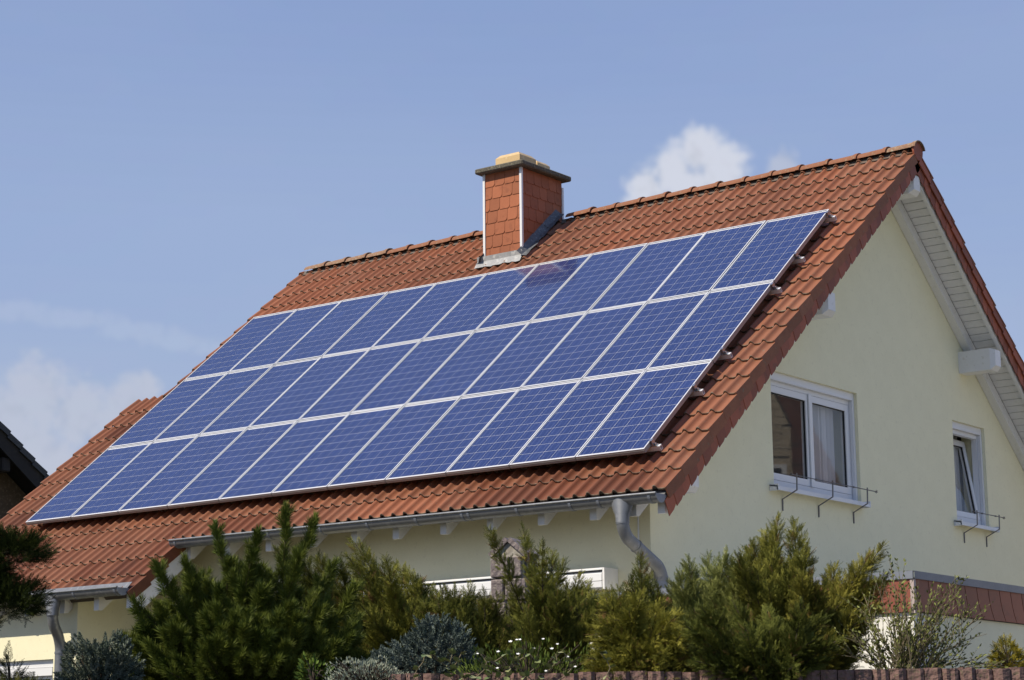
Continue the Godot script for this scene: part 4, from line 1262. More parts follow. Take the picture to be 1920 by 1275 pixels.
# ---------------------------------------------------------------- plants
const PLANTS := {
"hf2": [0.98, 2.50, [Vector3(0.55,-2.04,2.59), Vector3(0.67,-2.02,2.42), Vector3(0.81,-2.03,2.45), Vector3(0.94,-1.98,2.61), Vector3(1.05,-1.98,2.50), Vector3(1.19,-1.96,2.62), Vector3(1.32,-1.98,2.51), Vector3(1.41,-2.03,2.36), Vector3(0.73,-2.14,2.48), Vector3(1.00,-2.12,2.66), Vector3(1.21,-2.14,2.53), Vector3(0.62,-2.19,2.70)]],
"hf1": [-0.05, 2.60, [Vector3(-0.52,-2.02,2.64), Vector3(-0.39,-2.00,2.46), Vector3(-0.27,-2.00,2.71), Vector3(-0.13,-2.03,2.78), Vector3(0.00,-2.02,2.62), Vector3(0.11,-2.02,2.39), Vector3(0.25,-2.03,2.42), Vector3(0.39,-2.00,2.56), Vector3(0.51,-2.01,2.75), Vector3(-0.33,-2.13,2.49), Vector3(-0.08,-2.14,2.67), Vector3(0.17,-2.13,2.56), Vector3(0.39,-2.15,2.50)]],
"pine": [-1.44, 1.30, [Vector3(-1.86,-1.95,1.01), Vector3(-1.73,-1.91,1.12), Vector3(-1.63,-1.69,1.51), Vector3(-1.50,-1.91,1.36), Vector3(-1.34,-1.78,1.02), Vector3(-1.22,-1.63,1.25), Vector3(-1.07,-1.68,1.29), Vector3(-1.13,-1.88,1.06), Vector3(-0.98,-1.91,1.46), Vector3(-1.98,-2.13,1.03), Vector3(-2.05,-2.31,1.22), Vector3(-0.87,-2.04,1.31), Vector3(-1.31,-1.98,1.25), Vector3(-1.67,-2.04,1.36), Vector3(-1.91,-2.13,1.47), Vector3(-0.86,-2.19,1.62), Vector3(-0.99,-2.13,1.15), Vector3(-1.22,-2.06,1.40), Vector3(-1.51,-2.14,1.44), Vector3(-1.73,-2.27,1.15), Vector3(-1.88,-2.36,0.95), Vector3(-1.64,-2.34,1.63), Vector3(-1.36,-2.32,1.16), Vector3(-1.13,-2.30,1.17), Vector3(-0.94,-2.35,1.57)]],
"j1": [-0.85, 2.30, [Vector3(-1.38,-1.75,2.36), Vector3(-1.25,-1.78,2.28), Vector3(-1.15,-1.78,2.49), Vector3(-0.98,-1.87,1.97), Vector3(-0.91,-1.88,2.44), Vector3(-0.81,-1.96,2.21), Vector3(-0.98,-2.07,2.01), Vector3(-0.83,-2.10,2.41), Vector3(-0.96,-2.21,2.60), Vector3(-0.73,-2.06,2.10), Vector3(-1.09,-1.91,2.39), Vector3(-1.11,-2.12,2.16)]],
"j2": [-0.53, 2.00, [Vector3(-0.91,-1.73,2.17), Vector3(-0.94,-1.82,2.16), Vector3(-0.71,-1.88,1.80), Vector3(-0.67,-1.86,2.23), Vector3(-0.59,-1.93,2.11), Vector3(-0.54,-1.97,2.13), Vector3(-0.49,-1.99,2.22), Vector3(-0.41,-2.03,1.95), Vector3(-0.97,-2.00,2.18), Vector3(-0.89,-2.02,2.26), Vector3(-0.83,-2.13,1.72), Vector3(-0.89,-2.15,2.24), Vector3(-0.70,-2.02,1.93), Vector3(-0.62,-2.10,1.99), Vector3(-0.49,-2.15,1.75), Vector3(-0.81,-1.92,2.14), Vector3(-0.73,-2.24,1.85), Vector3(-0.60,-2.24,2.26)]],
"j3": [-0.25, 1.60, [Vector3(-0.33,-2.07,1.51), Vector3(-0.25,-2.05,1.63), Vector3(-0.17,-2.08,1.56), Vector3(-0.10,-2.10,1.65), Vector3(-0.27,-2.17,1.47), Vector3(-0.36,-2.17,1.47), Vector3(-0.44,-2.08,1.70), Vector3(-0.18,-2.19,1.71), Vector3(-0.34,-2.23,1.63), Vector3(-0.50,-2.11,1.78)]],
"j4": [0.21, 1.50, [Vector3(-0.13,-1.76,1.29), Vector3(0.05,-1.71,1.75), Vector3(0.15,-1.85,1.27), Vector3(0.21,-1.84,1.83), Vector3(0.26,-1.91,1.59), Vector3(0.35,-1.98,1.57), Vector3(0.40,-2.00,1.83), Vector3(0.28,-2.02,1.70), Vector3(0.43,-2.07,1.70), Vector3(0.48,-2.12,1.19), Vector3(0.16,-2.04,1.41), Vector3(0.21,-2.11,1.21), Vector3(0.06,-2.19,1.29), Vector3(0.16,-2.22,1.30), Vector3(0.32,-2.16,1.75), Vector3(0.41,-2.25,1.24), Vector3(0.11,-2.10,1.36), Vector3(0.10,-1.95,1.49), Vector3(-0.02,-2.20,1.74), Vector3(0.35,-2.30,1.83), Vector3(0.25,-2.28,1.65), Vector3(0.44,-2.36,1.30)]],
"j5": [0.70, 1.80, [Vector3(0.69,-1.88,1.60), Vector3(0.66,-1.95,1.83), Vector3(0.76,-1.96,1.94), Vector3(0.77,-2.06,1.49), Vector3(0.64,-2.00,1.93), Vector3(0.81,-2.10,1.71), Vector3(0.61,-2.07,1.86), Vector3(0.72,-1.97,1.92)]],
"j6": [0.58, 0.20, [Vector3(0.44,-2.21,0.21), Vector3(0.50,-2.20,0.22), Vector3(0.59,-2.22,0.07), Vector3(0.69,-2.25,0.20), Vector3(0.75,-2.31,0.04), Vector3(0.42,-2.35,0.19), Vector3(0.47,-2.43,0.22), Vector3(0.53,-2.51,0.32), Vector3(0.67,-2.41,0.16), Vector3(0.77,-2.40,-0.00), Vector3(0.60,-2.35,0.21), Vector3(0.54,-2.28,0.08), Vector3(0.72,-2.51,0.30), Vector3(0.44,-2.54,0.15), Vector3(0.62,-2.51,0.15), Vector3(0.40,-2.39,0.37), Vector3(0.36,-2.49,0.16), Vector3(0.41,-2.32,0.14), Vector3(0.79,-2.48,0.14), Vector3(0.76,-2.56,0.19)]],
"j7": [1.06, 1.50, [Vector3(0.94,-1.94,1.42), Vector3(1.08,-1.88,1.79), Vector3(1.13,-1.91,1.43), Vector3(1.17,-1.95,1.39), Vector3(0.89,-2.02,1.39), Vector3(0.86,-2.06,1.49), Vector3(1.20,-1.96,1.22), Vector3(1.00,-2.04,1.53), Vector3(1.14,-2.05,1.79), Vector3(0.91,-2.12,1.54)]],
"j8": [1.33, 1.30, [Vector3(1.43,-1.71,1.47), Vector3(1.54,-1.70,1.61), Vector3(1.38,-1.77,1.54), Vector3(1.36,-1.81,1.47), Vector3(1.30,-1.84,1.52), Vector3(1.27,-1.86,1.52), Vector3(1.53,-1.90,1.13), Vector3(1.51,-1.93,1.29), Vector3(1.44,-2.04,1.19), Vector3(1.18,-1.94,1.13), Vector3(1.39,-1.89,1.35), Vector3(1.28,-2.02,1.17), Vector3(1.23,-2.05,1.38), Vector3(1.43,-1.94,1.36), Vector3(1.32,-2.11,1.02)]],
"j9": [1.46, 1.00, [Vector3(1.88,-1.92,0.96), Vector3(1.80,-1.98,0.92), Vector3(1.68,-2.00,1.14), Vector3(1.45,-2.08,0.71), Vector3(1.50,-2.08,0.77), Vector3(1.91,-2.06,1.01), Vector3(1.84,-2.09,0.93), Vector3(1.79,-2.15,1.12), Vector3(1.66,-2.19,0.88), Vector3(1.69,-2.26,0.79), Vector3(1.77,-2.39,1.30), Vector3(1.66,-2.36,0.82), Vector3(1.55,-2.14,0.75), Vector3(1.57,-2.27,0.85), Vector3(1.46,-2.21,0.89)]],
"j10": [1.17, 0.10, [Vector3(0.89,-2.29,-0.02), Vector3(1.05,-2.26,0.12), Vector3(1.22,-2.28,0.28), Vector3(1.33,-2.29,-0.06), Vector3(1.45,-2.33,0.06), Vector3(0.98,-2.41,0.17), Vector3(0.91,-2.48,0.26), Vector3(1.33,-2.38,0.31), Vector3(1.48,-2.44,-0.05), Vector3(1.10,-2.36,0.12), Vector3(1.21,-2.48,0.26), Vector3(0.81,-2.37,-0.09), Vector3(1.40,-2.52,0.14), Vector3(1.00,-2.54,-0.04)]],
"fors": [1.93, 0.70, [Vector3(2.00,-1.98,0.86), Vector3(1.95,-2.01,0.96), Vector3(1.82,-2.08,0.72), Vector3(2.20,-2.12,0.41), Vector3(2.17,-2.10,0.44), Vector3(2.13,-2.13,0.65), Vector3(2.36,-2.24,0.91), Vector3(2.33,-2.37,0.54), Vector3(1.72,-2.24,0.80), Vector3(1.63,-2.37,0.64), Vector3(2.47,-2.56,0.56), Vector3(2.47,-2.52,0.82), Vector3(2.01,-2.10,0.58), Vector3(2.07,-2.21,0.62), Vector3(1.79,-2.16,0.86), Vector3(1.63,-2.46,0.70), Vector3(1.90,-2.13,0.87), Vector3(2.24,-2.20,0.71), Vector3(1.91,-2.14,0.50), Vector3(2.15,-2.28,0.67), Vector3(2.40,-2.26,0.92), Vector3(2.28,-2.41,0.74)]],
}

func along(d: Vector3, spin: float, s: Vector3) -> Basis:   # own y axis along d
	d = d.normalized()
	var x := d.cross(Vector3.UP)
	if x.length() < 0.02: x = Vector3.RIGHT
	x = x.normalized().rotated(d, spin)
	return Basis(x * s.x, d * s.y, x.cross(d) * s.z)

func blade(b: MB, p: Vector3, d: Vector3, side: Vector3, w: float) -> void:   # slim pointed leaf of two triangles
	var m := p + d * 0.45
	b.tri(p, m + side * w, m - side * w)
	b.tri(m - side * w, m + side * w, p + d)

func pine_tuft(sd: int, L: float, count: int, nl: float) -> ArrayMesh:
	var r := RandomNumberGenerator.new()
	r.seed = sd
	var b := MB.new()
	for i in count:
		var t := float(i) / count
		var an := i * 2.39996
		var tilt := lerpf(1.05, 0.35, t) + r.randf_range(-0.15, 0.15)
		var d := Vector3(cos(an) * sin(tilt), cos(tilt), sin(an) * sin(tilt))
		var side := d.cross(Vector3(r.randf_range(-1, 1), r.randf_range(-1, 1), r.randf_range(-1, 1))).normalized()
		blade(b, Vector3(0, t * L, 0), d * nl * r.randf_range(0.75, 1.1), side, 0.0017)
	b.tube([Vector3.ZERO, Vector3(0, L, 0)], [0.0042, 0.0022], 5)
	return b.mesh()

func juniper_sprig(sd: int, flat: float, tw := 0.0023) -> ArrayMesh:   # feathery spray, one unit about 0.1 m long
	var r := RandomNumberGenerator.new()
	r.seed = sd
	var b := MB.new()
	var L := 0.1
	var bend := Vector3(r.randf_range(-0.015, 0.015), 0, 0.02)
	for i in 13:
		var t := (i + 0.6) / 13.0
		var p := Vector3(0, t * L, 0) + bend * t * t
		var an := (0.0 if i % 2 else PI) + r.randf_range(-1.0, 1.0) * (1.0 - flat) * 1.6
		var tilt := lerpf(0.95, 0.35, t) + r.randf_range(-0.15, 0.15)
		var d := Vector3(cos(an) * sin(tilt), cos(tilt), sin(an) * sin(tilt))
		var len := lerpf(0.040, 0.018, t) * r.randf_range(0.75, 1.2)
		var side := d.cross(Vector3(r.randf_range(-0.6, 0.6), r.randf_range(-0.3, 0.3), 1)).normalized()
		blade(b, p, d * len, side, tw)
		for k in 4:
			var q := p + d * len * (0.2 + 0.2 * k)
			var d2 := (d + side * (0.9 if (k + i) % 2 else -0.9) + Vector3(0, 0.3, r.randf_range(-0.4, 0.4))).normalized()
			blade(b, q, d2 * len * 0.42, d2.cross(Vector3(r.randf_range(-0.5, 0.5), 0, 1)).normalized(), tw * 0.8)
	b.tube([Vector3.ZERO, Vector3(0, L * 0.5, 0) + bend * 0.25, Vector3(0, L, 0) + bend], [0.0022, 0.0016, 0.0008], 4, false)
	return b.mesh()

func rosette(sd: int) -> ArrayMesh:   # short dense shoot of a blue juniper
	var r := RandomNumberGenerator.new()
	r.seed = sd
	var b := MB.new()
	for i in 44:
		var t := i / 44.0
		var an := i * 2.39996
		var tilt := lerpf(1.35, 0.3, t) + r.randf_range(-0.2, 0.2)
		var d := Vector3(cos(an) * sin(tilt), cos(tilt), sin(an) * sin(tilt))
		blade(b, Vector3(0, t * 0.045, 0), d * r.randf_range(0.010, 0.016), d.cross(Vector3(r.randf_range(-1, 1), 0.3, r.randf_range(-1, 1))).normalized(), 0.0024)
	return b.mesh()

func leaf_mesh(w: float, fold: float) -> ArrayMesh:   # oval leaf of unit length along y, folded at the midrib
	var b := MB.new()
	var e := [[0.0, 0.0], [0.2, 0.7], [0.45, 1.0], [0.72, 0.72], [1.0, 0.0]]
	for i in 4:
		for s in [-1.0, 1.0]:
			var p0 := Vector3(0, e[i][0], 0)
			var p1 := Vector3(0, e[i + 1][0], 0)
			var q0 := Vector3(s * w * e[i][1], e[i][0], fold * e[i][1])
			var q1 := Vector3(s * w * e[i + 1][1], e[i + 1][0], fold * e[i + 1][1])
			if s > 0: b.quad(p0, q0, q1, p1)
			else: b.quad(q0, p0, p1, q1)
	return b.mesh()

func scatter(par: Node3D, called: String, mesh: Mesh, m: Material, xs: Array, cols: Array) -> void:
	var mm := MultiMesh.new()
	mm.transform_format = MultiMesh.TRANSFORM_3D
	mm.use_colors = true
	mm.mesh = mesh
	mm.instance_count = xs.size()
	for i in xs.size():
		mm.set_instance_transform(i, xs[i])
		mm.set_instance_color(i, cols[i])
	var o := MultiMeshInstance3D.new()
	o.name = called
	o.multimesh = mm
	o.material_override = m
	par.add_child(o, true)
	o.set_meta("kind", "stuff")

func bez(a: Vector3, b: Vector3, c: Vector3, t: float) -> Vector3:
	return a.lerp(b, t).lerp(b.lerp(c, t), t)

var sprigs := []
var rosettes := []

func juniper(key: String, label: String, fill: int, dark: Color, light: Color, brown: float, size: float, droop := 0.0) -> void:
	var d: Array = PLANTS[key]
	var base := gv(d[0], -2.66, d[1])
	var g := group(self, "juniper_shrub", Transform3D(Basis(), base))
	tag(g, label, "shrub", "junipers behind the garden wall")
	var tips := []
	for p in d[2]: tips.append([gv(p.x, p.y, p.z) - base, 1.0])
	var n: int = tips.size()
	for i in int(fill * 1.6):
		var p: Vector3 = tips[rng.randi_range(0, n - 1)][0]
		var q: Vector3 = tips[rng.randi_range(0, n - 1)][0]
		var v := p.lerp(q, rng.randf_range(0.1, 0.6)) * rng.randf_range(0.45, 0.88)
		v += Vector3(rng.randf_range(-0.12, 0.12), rng.randf_range(-0.08, 0.02), rng.randf_range(-0.12, 0.12))
		v.y = maxf(v.y, 0.08)
		tips.append([v, 0.9])
	var wood := MB.new()
	var xs := [[], [], []]
	var cs := [[], [], []]
	for tp in tips:
		var tip: Vector3 = tp[0]
		var foot := Vector3(rng.randf_range(-0.1, 0.1), 0, rng.randf_range(-0.1, 0.1))
		var mid := foot.lerp(tip, 0.5) + Vector3(0, (0.10 - droop) * tip.length(), 0) + Vector3(rng.randf_range(-0.05, 0.05), 0, rng.randf_range(-0.05, 0.05))
		if droop > 0.0: mid = foot.lerp(tip, 0.4) + Vector3(0, 0.32 * tip.length(), 0)
		var L := foot.distance_to(tip)
		var path := []
		for i in 6: path.append(bez(foot, mid, tip, i / 5.0))
		wood.tube(path, [0.009, 0.007, 0.0055, 0.004, 0.003, 0.0015], 5, false)
		var br := rng.randf()
		# dense tapering spray: short sprigs round the outer half of the branch, closing to a point at its tip
		var n_spray := int(330 * clampf(L / 0.6, 0.35, 1.3) * (1.0 if tp[1] == 1.0 else 0.75))
		for i in n_spray:
			var t := 1.0 - 0.62 * pow(rng.randf(), 0.8)
			var p := bez(foot, mid, tip, t)
			var tn := (bez(foot, mid, tip, minf(t + 0.02, 1.0)) - bez(foot, mid, tip, t - 0.02)).normalized()
			var rad := Vector3(rng.randf_range(-1, 1), rng.randf_range(-1, 1), rng.randf_range(-1, 1)).normalized()
			var R := (0.016 + 0.105 * sqrt(maxf(0.0, 1.0 - t)) * (0.6 + 0.8 * sin(t * 19.0 + br * 9.0) * 0.4)) * sqrt(rng.randf()) * size
			var dd := (tn * 0.9 + rad * 0.75 + Vector3(0, 0.12 - droop, 0)).normalized()
			var s := size * rng.randf_range(0.30, 0.52)
			var v := rng.randi_range(0, 2)
			xs[v].append(Transform3D(along(dd, rng.randf() * TAU, Vector3(s, s * 1.1, s)), p + rad * R))
			cs[v].append(dark.lerp(light, clampf(br * 0.45 + rng.randf() * 0.6, 0, 1)) if rng.randf() > brown * 0.6 else Color(0.17, 0.11, 0.04))
		var n_sub := maxi(3, int(L / 0.11))
		for i in range(int(n_sub * 0.3), n_sub + 1):
			var t := float(i) / n_sub
			var p := bez(foot, mid, tip, t)
			var tan_ := (bez(foot, mid, tip, minf(t + 0.02, 1.0)) - bez(foot, mid, tip, t - 0.02)).normalized()
			for side in (2 if i < n_sub else 1):
				var dir := tan_
				if i < n_sub:
					var ax := tan_.cross(Vector3(rng.randf_range(-1, 1), rng.randf_range(-1, 1), rng.randf_range(-1, 1))).normalized()
					dir = tan_.rotated(ax, rng.randf_range(0.35, 0.95))
					dir.y += 0.10 - droop * 0.9
					dir = dir.normalized()
				# a plume: a side branch feathered on both sides, nodding at its end
				var PL := size * rng.randf_range(0.06, 0.135) * clampf((1.0 - t) * 1.6 + 0.45, 0.45, 1.0)
				var nod := Vector3(0, -0.25 - droop, 0) * PL
				var q1 := p + dir * PL * 0.55
				var q2 := p + dir * PL + nod * 0.4
				wood.tube([p, q1, q2], [0.003, 0.002, 0.001], 4, false)
				var flat_ax := dir.cross(Vector3(rng.randf_range(-0.5, 0.5), 1, rng.randf_range(-0.5, 0.5))).normalized()
				var tone := clampf(br * 0.35 + rng.randf() * 0.65, 0, 1)
				var dead := rng.randf() < brown
				var cnt := int(PL / 0.0075)
				for k in cnt + 1:
					var w := (k + 0.5) / (cnt + 1.0)
					var pp := bez(p, q1, q2, w)
					var dd := (dir + flat_ax * (0.75 if k % 2 else -0.75) * (1.0 - 0.5 * w) + Vector3(rng.randf_range(-0.3, 0.3), rng.randf_range(-0.15, 0.35), rng.randf_range(-0.3, 0.3))).normalized()
					var s := size * 0.48 * (1.0 - 0.35 * w) * rng.randf_range(0.75, 1.2)
					var v := rng.randi_range(0, 2)
					xs[v].append(Transform3D(along(dd, rng.randf() * TAU, Vector3(s, s * 1.1, s)), pp))
					var c := dark.lerp(light, clampf(tone + rng.randf_range(-0.2, 0.2), 0, 1))
					if dead and rng.randf() < 0.7: c = Color(0.17, 0.11, 0.04)
					cs[v].append(c)
	part(g, "branches", wood.mesh(), M.bark)
	for v in 3: scatter(g, "foliage", sprigs[v], M.leaf, xs[v], cs[v])

func pine() -> void:
	var d: Array = PLANTS["pine"]
	var base := gv(d[0], -2.68, d[1])
	var g := group(self, "mountain_pine", Transform3D(Basis(), base))
	tag(g, "bushy mountain pine with upright candle shoots left of the junipers", "shrub")
	var tips := []
	for p in d[2]: tips.append([gv(p.x, p.y, p.z) - base, 1.0])
	for i in 300:
		var an := rng.randf() * TAU
		var r := sqrt(rng.randf())
		var h := sqrt(maxf(0.0, 1.0 - r * r * 0.8))
		var p := Vector3(cos(an) * r * 0.64, 0, sin(an) * r * 0.5)
		var q := Basis(Vector3(0.7957, 0, -0.6055), Vector3.UP, Vector3(0.6055, 0, 0.7957)) * p
		tips.append([q + Vector3(0, 0.08 + h * rng.randf_range(0.3, 0.72) - 0.05 * r, 0), 0.85])
	var wood := MB.new()
	var xs := [[], [], []]
	var cs := [[], [], []]
	for tp in tips:
		var tip: Vector3 = tp[0]
		var foot := Vector3(rng.randf_range(-0.08, 0.08), 0, rng.randf_range(-0.08, 0.08))
		var flat := Vector3(tip.x, 0, tip.z)
		var mid := foot + flat * 0.62 + Vector3(0, tip.y * 0.45, 0)
		var path := []
		for i in 7: path.append(bez(foot, mid, tip, i / 6.0))
		wood.tube(path, [0.014, 0.011, 0.009, 0.007, 0.006, 0.005, 0.004], 5, false)
		var L := foot.distance_to(tip)
		var tone := rng.randf()
		var steps := int(L / 0.05)
		for i in range(int(steps * 0.38), steps):
			var t := float(i) / steps
			var p := bez(foot, mid, tip, t)
			var tn := (bez(foot, mid, tip, t + 0.03) - p).normalized()
			for k in 3:
				if k > 0 and rng.randf() < 0.3: continue
				var dir := tn
				if k > 0:
					var ax := tn.cross(Vector3(rng.randf_range(-1, 1), rng.randf_range(-1, 1), rng.randf_range(-1, 1))).normalized()
					dir = (tn.rotated(ax, rng.randf_range(0.5, 1.0)) + Vector3(0, 0.5, 0)).normalized()
				var v := rng.randi_range(0, 1)
				var s := rng.randf_range(0.75, 1.05)
				xs[v].append(Transform3D(along(dir, rng.randf() * TAU, Vector3(s, s, s)), p))
				cs[v].append(Color(0.042, 0.066, 0.011).lerp(Color(0.15, 0.175, 0.03), clampf(tone * 0.5 + rng.randf() * 0.5, 0, 1)))
		# the candle at the tip
		var up := (bez(foot, mid, tip, 1.0) - bez(foot, mid, tip, 0.9)).normalized().lerp(Vector3.UP, 0.5).normalized()
		var s2: float = 1.0 if tp[1] == 1.0 else rng.randf_range(0.45, 0.65)
		xs[2].append(Transform3D(along(up, rng.randf() * TAU, Vector3(s2, s2, s2)), tip - up * 0.16 * s2))
		cs[2].append(Color(0.075, 0.11, 0.018).lerp(Color(0.19, 0.22, 0.04), rng.randf()))
	part(g, "branches", wood.mesh(), M.bark)
	var m := [pine_tuft(1, 0.075, 100, 0.056), pine_tuft(2, 0.06, 84, 0.06), pine_tuft(3, 0.17, 280, 0.056)]
	for v in 3: scatter(g, "needles", m[v], M.needle, xs[v], cs[v])

# low dense cushion: shoots standing on an uneven dome
func cushion(called: String, label: String, cat: String, c: Vector3, ra: float, rh: float, rb: float, count: int, meshes: Array, c0: Color, c1: Color, size: float, lumps: float, grp := "") -> Node3D:
	var base := gv(c.x, c.y, c.z)
	var g := group(self, called, Transform3D(Basis(), base))
	tag(g, label, cat, grp)
	var f := FastNoiseLite.new()
	f.seed = int(c.x * 100) + 50
	f.frequency = lumps
	var fr := Basis(Vector3(0.7957, 0, -0.6055), Vector3.UP, Vector3(0.6055, 0, 0.7957))
	var xs := []
	var cs := []
	for m in meshes:
		xs.append([])
		cs.append([])
	var wood := MB.new()
	for i in count:
		var y := rng.randf_range(-0.1, 1.0)
		var an := rng.randf() * TAU
		var r := sqrt(maxf(0.0, 1.0 - y * y))
		var n := Vector3(cos(an) * r, y, sin(an) * r)
		var k := (0.82 + 0.42 * f.get_noise_3dv(n * 100.0)) * (1.0 if rng.randf() < 0.72 else rng.randf_range(0.55, 0.95))
		var p := fr * Vector3(n.x * ra * k, n.y * rh * k, n.z * rb * k)
		var dir := (fr * Vector3(n.x / ra, n.y / rh, n.z / rb).normalized() + Vector3(0, 0.35, 0) + Vector3(rng.randf_range(-0.5, 0.5), rng.randf_range(-0.3, 0.3), rng.randf_range(-0.5, 0.5))).normalized()
		var v := rng.randi_range(0, meshes.size() - 1)
		var s := size * rng.randf_range(0.7, 1.25)
		xs[v].append(Transform3D(along(dir, rng.randf() * TAU, Vector3(s, s, s)), p))
		cs[v].append(c0.lerp(c1, rng.randf()))
		if i % 12 == 0:
			wood.tube([Vector3(0, -0.02, 0), p * 0.5 + Vector3(0, 0.02, 0), p], [0.006, 0.004, 0.002], 4, false)
	part(g, "branches", wood.mesh(), M.bark)
	for v in meshes.size(): scatter(g, "foliage", meshes[v], M.leaf, xs[v], cs[v])
	return g

func build_garden() -> void:
	build_wall()
	for k in 3: sprigs.append(juniper_sprig(31 + k, [0.75, 0.45, 0.6][k]))
	for k in 3: rosettes.append(rosette(41 + k))
	pine()
	var d0 := Color(0.034, 0.048, 0.009)
	var l0 := Color(0.22, 0.22, 0.045)
	juniper("j1", "dark juniper behind the pine, one golden spray arching to the left", 26, d0 * 0.8, Color(0.21, 0.21, 0.042), 0.06, 1.0)
	juniper("j2", "wind swept olive juniper between the pine and the stone pillar", 34, d0, Color(0.26, 0.255, 0.05), 0.05, 1.0)
	juniper("j3", "low golden green juniper in front of the awning wall", 24, d0, l0, 0.05, 0.9)
	juniper("j4", "tall loose juniper sprays hiding the stone pillar", 30, d0, Color(0.25, 0.25, 0.05), 0.06, 0.8)
	juniper("j5", "small pointed juniper in front of the main downpipe", 16, d0, Color(0.19, 0.20, 0.045), 0.12, 0.75)
	juniper("j6", "yellow green drooping juniper nearest to the garden wall", 44, Color(0.07, 0.085, 0.018), Color(0.36, 0.33, 0.06), 0.06, 0.95, 0.25)
	juniper("j7", "pale feathery juniper left of the tallest one", 26, Color(0.07, 0.095, 0.026), Color(0.33, 0.34, 0.10), 0.03, 1.0)
	juniper("j8", "tallest juniper, its tip reaching up before the gable wall", 36, d0, Color(0.27, 0.26, 0.05), 0.07, 1.0)
	juniper("j9", "juniper with two long golden sprays pointing right over the garage fascia", 24, d0, Color(0.32, 0.29, 0.055), 0.06, 1.0)
	juniper("j10", "broad dark juniper spreading low below the tallest one", 50, d0 * 0.7, Color(0.165, 0.18, 0.038), 0.06, 0.95)
	juniper("hf1", "dark low hedge row behind the flowers and the stone pillar", 50, d0 * 0.8, Color(0.17, 0.175, 0.034), 0.05, 1.0)
	juniper("hf2", "dark low hedge row below the main downpipe", 50, d0 * 0.8, Color(0.16, 0.17, 0.034), 0.05, 1.0)
	left_tree()
	cushion("dwarf_conifer", "small round golden conifer at the right margin", "shrub", Vector3(2.58, -2.52, 1.2), 0.10, 0.17, 0.10, 700, sprigs, Color(0.12, 0.115, 0.012), Color(0.36, 0.29, 0.03), 0.30, 0.012)
	var b0 := Color(0.06, 0.085, 0.07)
	var b1 := Color(0.17, 0.205, 0.18)
	cushion("blue_juniper", "blue grey dwarf juniper left of the pine under the lower downpipe", "shrub", Vector3(-2.13, -2.62, 0.9), 0.22, 0.31, 0.2, 900, rosettes, Color(0.07, 0.095, 0.07), Color(0.20, 0.23, 0.18), 1.15, 0.012, "blue dwarf junipers")
	cushion("blue_juniper", "larger blue grey dwarf juniper in the middle of the bed", "shrub", Vector3(-0.40, -2.58, 0.62), 0.24, 0.30, 0.2, 900, rosettes, b0, b1, 1.1, 0.012, "blue dwarf junipers")
	cushion("blue_juniper", "smaller blue grey dwarf juniper beside the silver cushion plant", "shrub", Vector3(-0.63, -2.58, 0.75), 0.13, 0.17, 0.12, 330, rosettes, b0, b1, 0.95, 0.012, "blue dwarf junipers")
	var small := leaf_mesh(0.16, 0.05)
	var slim := leaf_mesh(0.10, 0.03)
	cushion("silver_cushion_plant", "silver grey cushion plant spilling over the wall top", "plant", Vector3(-0.70, -2.64, 0.12), 0.27, 0.17, 0.2, 3200, [small], Color(0.20, 0.235, 0.17), Color(0.44, 0.47, 0.36), 0.0145, 0.014)
	cushion("leafy_shrub", "bright green leafy seedling below the pine", "plant", Vector3(-0.99, -2.56, 0.42), 0.09, 0.12, 0.08, 110, [leaf_mesh(0.2, 0.06)], Color(0.05, 0.085, 0.016), Color(0.11, 0.16, 0.03), 0.034, 0.01)
	var fl := cushion("candytuft", "green perennial with small white flowers above the wall", "plant", Vector3(0.06, -2.66, 0.34), 0.44, 0.27, 0.25, 3000, [slim], Color(0.04, 0.07, 0.012), Color(0.13, 0.17, 0.035), 0.027, 0.02)
	var petals := MB.new()
	for i in 5:
		var an := TAU * i / 5.0
		var dd := Vector3(cos(an), 0.25, sin(an))
		var sd := Vector3(-sin(an), 0, cos(an))
		petals.quad(Vector3.ZERO, dd * 0.006 - sd * 0.0045, dd * 0.0125, dd * 0.006 + sd * 0.0045)
	var pm := petals.mesh()
	for i in 17:
		var an := rng.randf() * TAU
		var r := rng.randf_range(0.1, 0.95)
		var p := Vector3(0.7957, 0, -0.6055) * cos(an) * 0.34 * r + Vector3(0.6055, 0, 0.7957) * (0.06 + 0.17 * absf(sin(an)) * r)
		part(fl, "flower", pm, M.petal, Transform3D(along(Vector3(0.3, 1, 0.5), an, Vector3.ONE * rng.randf_range(0.6, 0.95)), p + Vector3(0, 0.10 + 0.16 * (1.0 - r * r) + rng.randf_range(-0.07, 0.05), 0)))
	ivy()
	forsythia()
	pillar()

